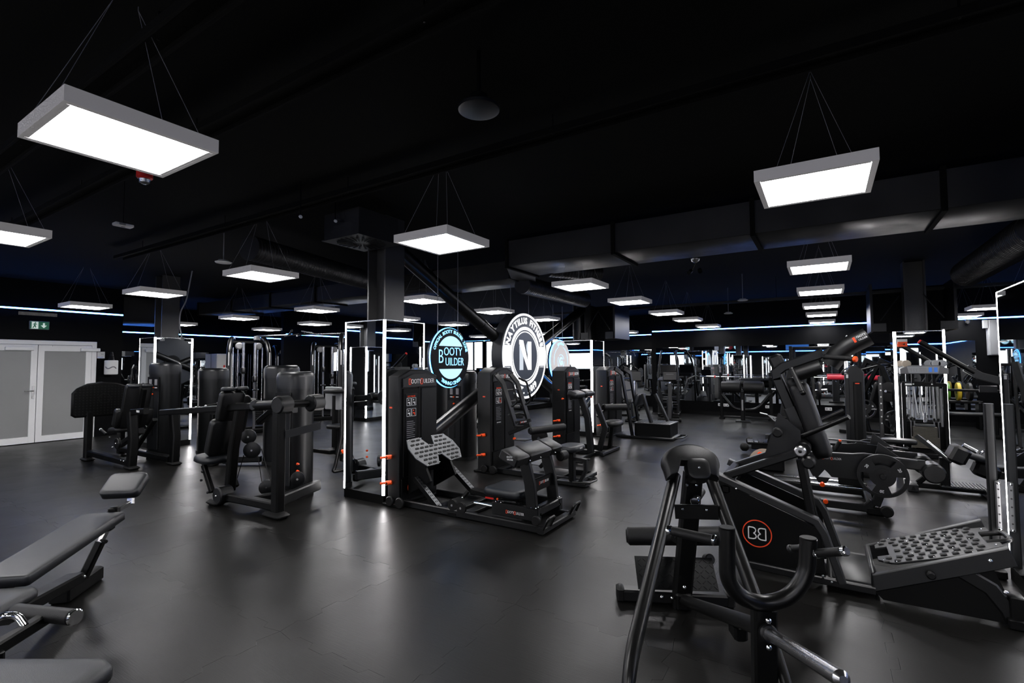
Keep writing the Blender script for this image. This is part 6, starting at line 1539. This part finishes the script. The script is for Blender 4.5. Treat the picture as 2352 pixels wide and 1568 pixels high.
ST = stepper(); ST.location = (-4.0, 15.3, 0); ST.rotation_euler = (0, 0, R(10)); tag(ST, 'stair climber with tall curved arms behind the upright bike', 'stair climber')
def treadmill():
    t = base('treadmill', (0, 0, 0))
    mk('deck', G().box((0, 0, .09), (.75, 1.8, .18), bev=.02), 'frame_black', t); mk('belt', G().box((0, .05, .185), (.5, 1.6, .01)), 'rubber', t)
    mk('motor_hood', G().box((0, -.75, .24), (.72, .4, .16), bev=.05), 'shroud', t)
    for s in (-1, 1):
        mk('upright', G().beam((s*.36, -.75, .15), (s*.36, -.6, 1.15), .06, .09), 'frame_grey', t)
        mk('hand_rail', G().tube([(s*.36, -.6, 1.08), (s*.36, -.15, 1.0), (s*.36, .0, .9)], .022, 10, fil=.06), 'tube_gloss', t)
    mk('console', G().box((0, -.62, 1.28), (.72, .07, .3), bev=.02, rot=Matrix.Rotation(R(-15), 3, 'X')), 'screen', t)
    mk('screen_glow', G().box((0, -.575, 1.29), (.3, .004, .16), rot=Matrix.Rotation(R(-15), 3, 'X')), 'screen_blue', t)
    return t
TM = treadmill(); tf = True
for x, y, rz, lb in ((-8.9, 15.4, 175, 'treadmill under the bright windows, right one'), (-10.2, 15.4, 175, 'treadmill under the bright windows, middle one'), (-11.5, 15.4, 175, 'treadmill under the bright windows, left one')):
    if tf: TM.location = (x, y, 0); TM.rotation_euler = (0, 0, R(rz)); tag(TM, lb, 'treadmill', 'treadmills under the windows'); tf = False
    else: copy_tree(TM, (x, y, 0), R(rz), label=lb, category='treadmill', group='treadmills under the windows')

# ================================================================== cable stations at the far left
def cable_station(name='cable_station'):
    """tall dual pulley frame: curved steel bows, chrome rods, two stacks"""
    t = base(name, (0, 0, 0))
    for s in (-1, 1):
        mk('bow', G().tube([(s*.42, -.35, .02), (s*.42, -.30, 1.9), (s*.36, 0, 2.22), (s*.30, .3, 2.2)], .05, 14, fil=.25), 'tube_gloss', t)
        mk('bow_badge', G().box((s*.42, -.372, 1.72), (.018, .006, .30)), 'print_white', t)
        for k in (-.05, .05): mk('guide_rod', G().cyl((s*.26+k, .1, .15), (s*.26+k, .1, 2.0), .012, 10), 'chrome', t)
        mk('slide_post', G().beam((s*.12, -.25, .1), (s*.12, -.25, 2.1), .055, .055), 'steel_bright', t)
        mk('slide_carriage', G().box((s*.12, -.28, 1.45 if s < 0 else 1.25), (.10, .12, .14), bev=.012), 'frame_black', t)
        mk('pulley', G().lathe((s*.12-.02, -.36, 1.47 if s < 0 else 1.27), XA, [(0, .05), (.01, .06), (.02, .05), (.03, .06), (.04, .05)], 18), 'grey_plastic', t)
        mk('top_pulley', G().lathe((s*.2, -.2, 2.02), YA, [(0, .06), (.02, .085), (.05, .085), (.07, .06)], 22), 'grey_plastic', t)
        mk('cable', G().tube([(s*.12, -.36, 1.4 if s < 0 else 1.2), (s*.13, -.40, 1.05)], .005, 6), 'rubber', t)
        grip(t, (s*.13-.07, -.40, 1.0), (s*.13+.07, -.40, 1.0), .016, 'steel_bright', 'pull_handle')
        for k in range(12): mk('stack_plate', G().box((s*.26, .1, .16+k*.042), (.26, .12, .037), bev=.004), 'cast_iron', t)
    mk('base_beam', G().beam((-.5, -.3, .05), (.5, -.3, .05), .09), 'frame_black', t); mk('base_beam', G().beam((-.45, .25, .05), (.45, .25, .05), .09), 'frame_black', t)
    mk('top_beam', G().beam((-.42, .05, 2.12), (.42, .05, 2.12), .06), 'frame_black', t)
    return t
CS = cable_station(); csf = True
for x, y, rz, lb in ((-8.55, 7.3, 60, 'cable tower with chrome rods left of the mirrored column'), (-11.6, 6.6, 65, 'cable tower with chrome rods right of the leftmost mirrored column'), (-15.6, 10.2, 80, 'cable tower far back against the partition'), (-12.4, 9.4, 60, 'cable tower behind the grey shrouded towers')):
    if csf: CS.location = (x, y, 0); CS.rotation_euler = (0, 0, R(rz)); tag(CS, lb, 'cable machine', 'dual cable towers'); csf = False
    else: copy_tree(CS, (x, y, 0), R(rz), label=lb, category='cable machine', group='dual cable towers')
# pull up bars between two towers
pb = base('pull_up_bar', (-10.2, 7.0, 2.2), 'long chrome pull up bar with angled grips between the cable towers', 'pull up bar')
bl0, bl1 = V((-11.5, 6.75, 2.27)), V((-8.7, 7.25, 2.27))
dv = (bl1-bl0); nv = V((-dv.y, dv.x, 0)).normalized()
mk('main_bar', G().tube([bl0, bl0+dv*.36, bl0+dv*.46+ZA*.09+nv*-.2], .024, 10, fil=.06), 'steel_bright', pb)
mk('main_bar', G().tube([bl1, bl0+dv*.64, bl0+dv*.56+ZA*.06+nv*-.2], .024, 10, fil=.06), 'steel_bright', pb)
mk('cross_bar', G().tube([bl0+dv*.36, bl0+dv*.5, bl0+dv*.64], .02, 10), 'frame_satin', pb)
mk('parallel_grip', G().tube([bl0+dv*.42-nv*.3-ZA*.05, bl0+dv*.46+nv*.0+ZA*.02], .018, 10), 'steel_bright', pb)
mk('parallel_grip', G().tube([bl0+dv*.55-nv*.3-ZA*.05, bl0+dv*.53+nv*.0+ZA*.02], .018, 10), 'steel_bright', pb)
for p in (bl0, bl1): mk('bar_bracket', G().box(p-ZA*.05, (.10, .12, .10), bev=.01), 'grey_plastic', pb)
# grey cable over the left mirrored column
kb = base('hanging_cable', (-11.0, 4.6, 2.1), 'pale cable hanging from the ceiling onto the left mirrored column', 'cable')
mk('cord', G().tube([ay(418, 774, 4.6), ay(412, 745, 4.6), ay(414, 715, 4.6), ay(428, 692, 4.6), V((ay(440, 685, 4.6).x, 4.6, ZC))], .012, 8, fil=.2), 'cable', kb)
mk('plug', G().box(ay(418, 777, 4.6), (.08, .06, .05), bev=.008), 'grey_plastic', kb)
# white charging cups on the tower reflected in the column: two red pennants
for i, lb in ((0, 'left'), (1, 'right')):
    q = V((-5.80+.12*i, 5.08, 1.552)); t = base('trophy_cup', q, 'small red and white cup on top of the grey shrouded tower, %s one' % lb, 'cup')
    mk('cup_body', G().lathe(q, ZA, [(0, .022), (.006, .03), (.02, .012), (.03, .035), (.12, .042), (.12, .036)], 16), 'red', t); mk('cup_band', ring_band(G(), q+ZA*.06, XA, YA, .036, .044, .03), 'white_plastic', t); mk('straw', G().cyl(q+ZA*.05, q+V((.01, 0, .28)), .008, 8), 'white_plastic', t)
# benches and storage at the far left behind
sb = base('preacher_bench', (-7.6, 6.0, 0), 'bench with a pale grey board behind the lever press', 'bench')
mk('pale_board', G().box((-7.7, 6.0, .95), (.42, .06, .42), bev=.01), 'light_panel', sb); mk('arm_pad', G().pad((-7.55, 5.9, 1.05), XA, YA, .30, .3, .07, .05, .02), 'upholstery', sb, ang=60)
mk('post', G().beam((-7.65, 6.0, 0), (-7.65, 6.0, 1.0), .09), 'frame_black', sb); mk('foot', G().box((-7.65, 6.0, .03), (.5, .6, .06), bev=.01), 'frame_black', sb)
mk('seat_pad', G().pad((-7.25, 5.75, .45), XA, YA, .34, .3, .07, .07, .025), 'upholstery', sb, ang=60); mk('seat_post', G().beam((-7.25, 5.75, 0), (-7.25, 5.75, .45), .08), 'frame_black', sb)
rb_ = base('padded_bar_stand', (-6.6, 6.1, 0), 'low stand with black padded bars left of the mirrored column', 'stand')
for z, y in ((.85, 6.0), (.42, 5.6)): mk('padded_bar', G().cyl((-6.8, y, z), (-5.95, y+.35, z+.03), .055, 18, bev=.012), 'foam', rb_)
for x in (-6.65, -6.1): mk('post', G().beam((x, 5.9+.2*(x+6.65), 0), (x, 5.9+.2*(x+6.65), .9), .07), 'frame_black', rb_)
mk('floor_bar', G().beam((-6.75, 5.85, .03), (-5.95, 6.1, .03), .07), 'frame_black', rb_)
wd_ = base('white_locker', (-16.9, 8.7, 0), 'white locker door on the far left wall', 'locker'); mk('body', G().box((XFL+.2, 8.7, .98), (.36, .55, 1.96), bev=.01), 'white_plastic', wd_); mk('door_panel', G().box((XFL+.385, 8.7, .98), (.012, .5, 1.86), bev=.004), 'white_plastic', wd_); mk('red_mark', G().box((XFL+.394, 8.66, 1.55), (.003, .06, .08)), 'red', wd_)

# ================================================================== behind the viewer: what the mirrors show
mirrored_column(-4.86, -4.21, -2.2, -1.55, 2.07, 'mirrored column with glowing edges behind the viewer, middle', [(-4.21, -1.55, .02), (-4.86, -1.55, .02)])
mirrored_column(1.09, 1.74, -2.2, -1.55, 2.07, 'mirrored column with glowing edges behind the viewer, right', [(1.09, -1.55, .02), (1.74, -1.55, .02)])
mirrored_column(-11.4, -10.76, -2.2, -1.55, 2.07, 'mirrored column with glowing edges behind the viewer, left', [(-10.76, -1.55, .02), (-11.4, -1.55, .02)])
mirrored_column(-4.86, -4.21, -5.6, -4.95, 2.07, 'farther mirrored column behind the viewer, middle', [(-4.21, -4.95, .02), (-4.86, -4.95, .02)])
mirrored_column(1.09, 1.74, -5.6, -4.95, 2.07, 'farther mirrored column behind the viewer, right', [(1.09, -4.95, .02), (1.74, -4.95, .02)])
mirrored_column(-8.1, -7.45, -4.2, -3.55, 2.07, 'farther mirrored column behind the viewer, left', [(-7.45, -3.55, .02), (-8.1, -3.55, .02)])
for i, (x, wd_) in enumerate(((-3.4, 'first'), (-2.2, 'second'), (-1.0, 'third'), (.2, 'fourth'), (2.4, 'fifth'), (3.4, 'sixth'), (4.5, 'seventh'), (-5.6, 'eighth'))):  # added mirrors, unseen, whose glowing edges make streaks in the mirror band
    t = base('added_lit_mirror', (x, YN+.25, 0), 'added tall mirror with glowing edges for reflected streaks behind the viewer, %s one' % wd_, 'mirror', 'added lit standing mirrors')
    mk('glass', G().box((x, YN+.25, 1.05), (.5, .012, 1.9)), 'mirror', t, flat=True); mk('back_board', G().box((x, YN+.235, 1.03), (.54, .016, 2.0)), 'frame_black', t)
    for s in (-.26, .26): mk('light_strip', G().tube([(x+s, YN+.26, .12), (x+s, YN+.26, 2.0)], .014, 6), 'led_white', t)
    mk('foot', G().box((x, YN+.25, .04), (.5, .3, .08), bev=.01), 'frame_black', t)
bd = base('sign_board', (-1.0, YN+.1, 2.5), 'dark board with a row of glowing round badges on the wall behind the viewer', 'sign')
xa_, xb_ = ay(1567, 802, 2*YB-YN).x, ay(1692, 802, 2*YB-YN).x
mk('board', G().box(((xa_+xb_)/2, YN+.02, 2.75), (xb_-xa_+.8, .03, .5)), 'sign_black', bd)
for k in range(10):
    x = xa_+(xb_-xa_)*k/9; mk('badge', G().cyl((x, YN+.04, 2.75), (x, YN+.05, 2.75), .17, 24), 'pink_red' if k in (0, 8) else 'led_cyan_soft', bd)
sc = base('wall_screen', (2.6, YN+.1, 2.4), 'large blue wall screen behind the viewer', 'screen')
x0, x1 = ay(1805, 802, 2*YB-YN).x, ay(1858, 802, 2*YB-YN).x
mk('bezel', G().box(((x0+x1)/2, YN+.03, 2.8), (x1-x0+.06, .05, .72), bev=.01), 'frame_black', sc); mk('display', G().box(((x0+x1)/2, YN+.058, 2.8), (x1-x0, .006, .66)), 'screen_blue', sc)
wxq = ay(2082, 820, 2*10.95-YN).x
for i, (x, w) in enumerate(((-12.2, 1.4), (-9.4, 1.4), (-6.6, 1.0), (wxq, .85))):
    t = base('window_%d' % (6+i), (x, YN, 1.2), 'bright frosted window behind the viewer, number %d' % (i+1), kind='structure')
    mk('pane', G().box((x, YN+.03, 1.75), (w, .01, .9)), 'window_glow', t, flat=True)
    mk('window_frame', G().box((x, YN+.035, 1.27), (w+.1, .05, .06)), 'frame_black', t); mk('window_frame', G().box((x, YN+.035, 2.23), (w+.1, .05, .06)), 'frame_black', t)
led_line('led_line', (XL+.2, YN+.05, 2.38), (XR-.2, YN+.05, 2.38), (0, 1, 0), 'blue led line on the wall behind the viewer')
led_line('led_line', (XR-.05, YN+.2, 2.62), (XR-.05, YB-.1, 2.62), (-1, 0, 0), 'blue led line on the right hand wall')
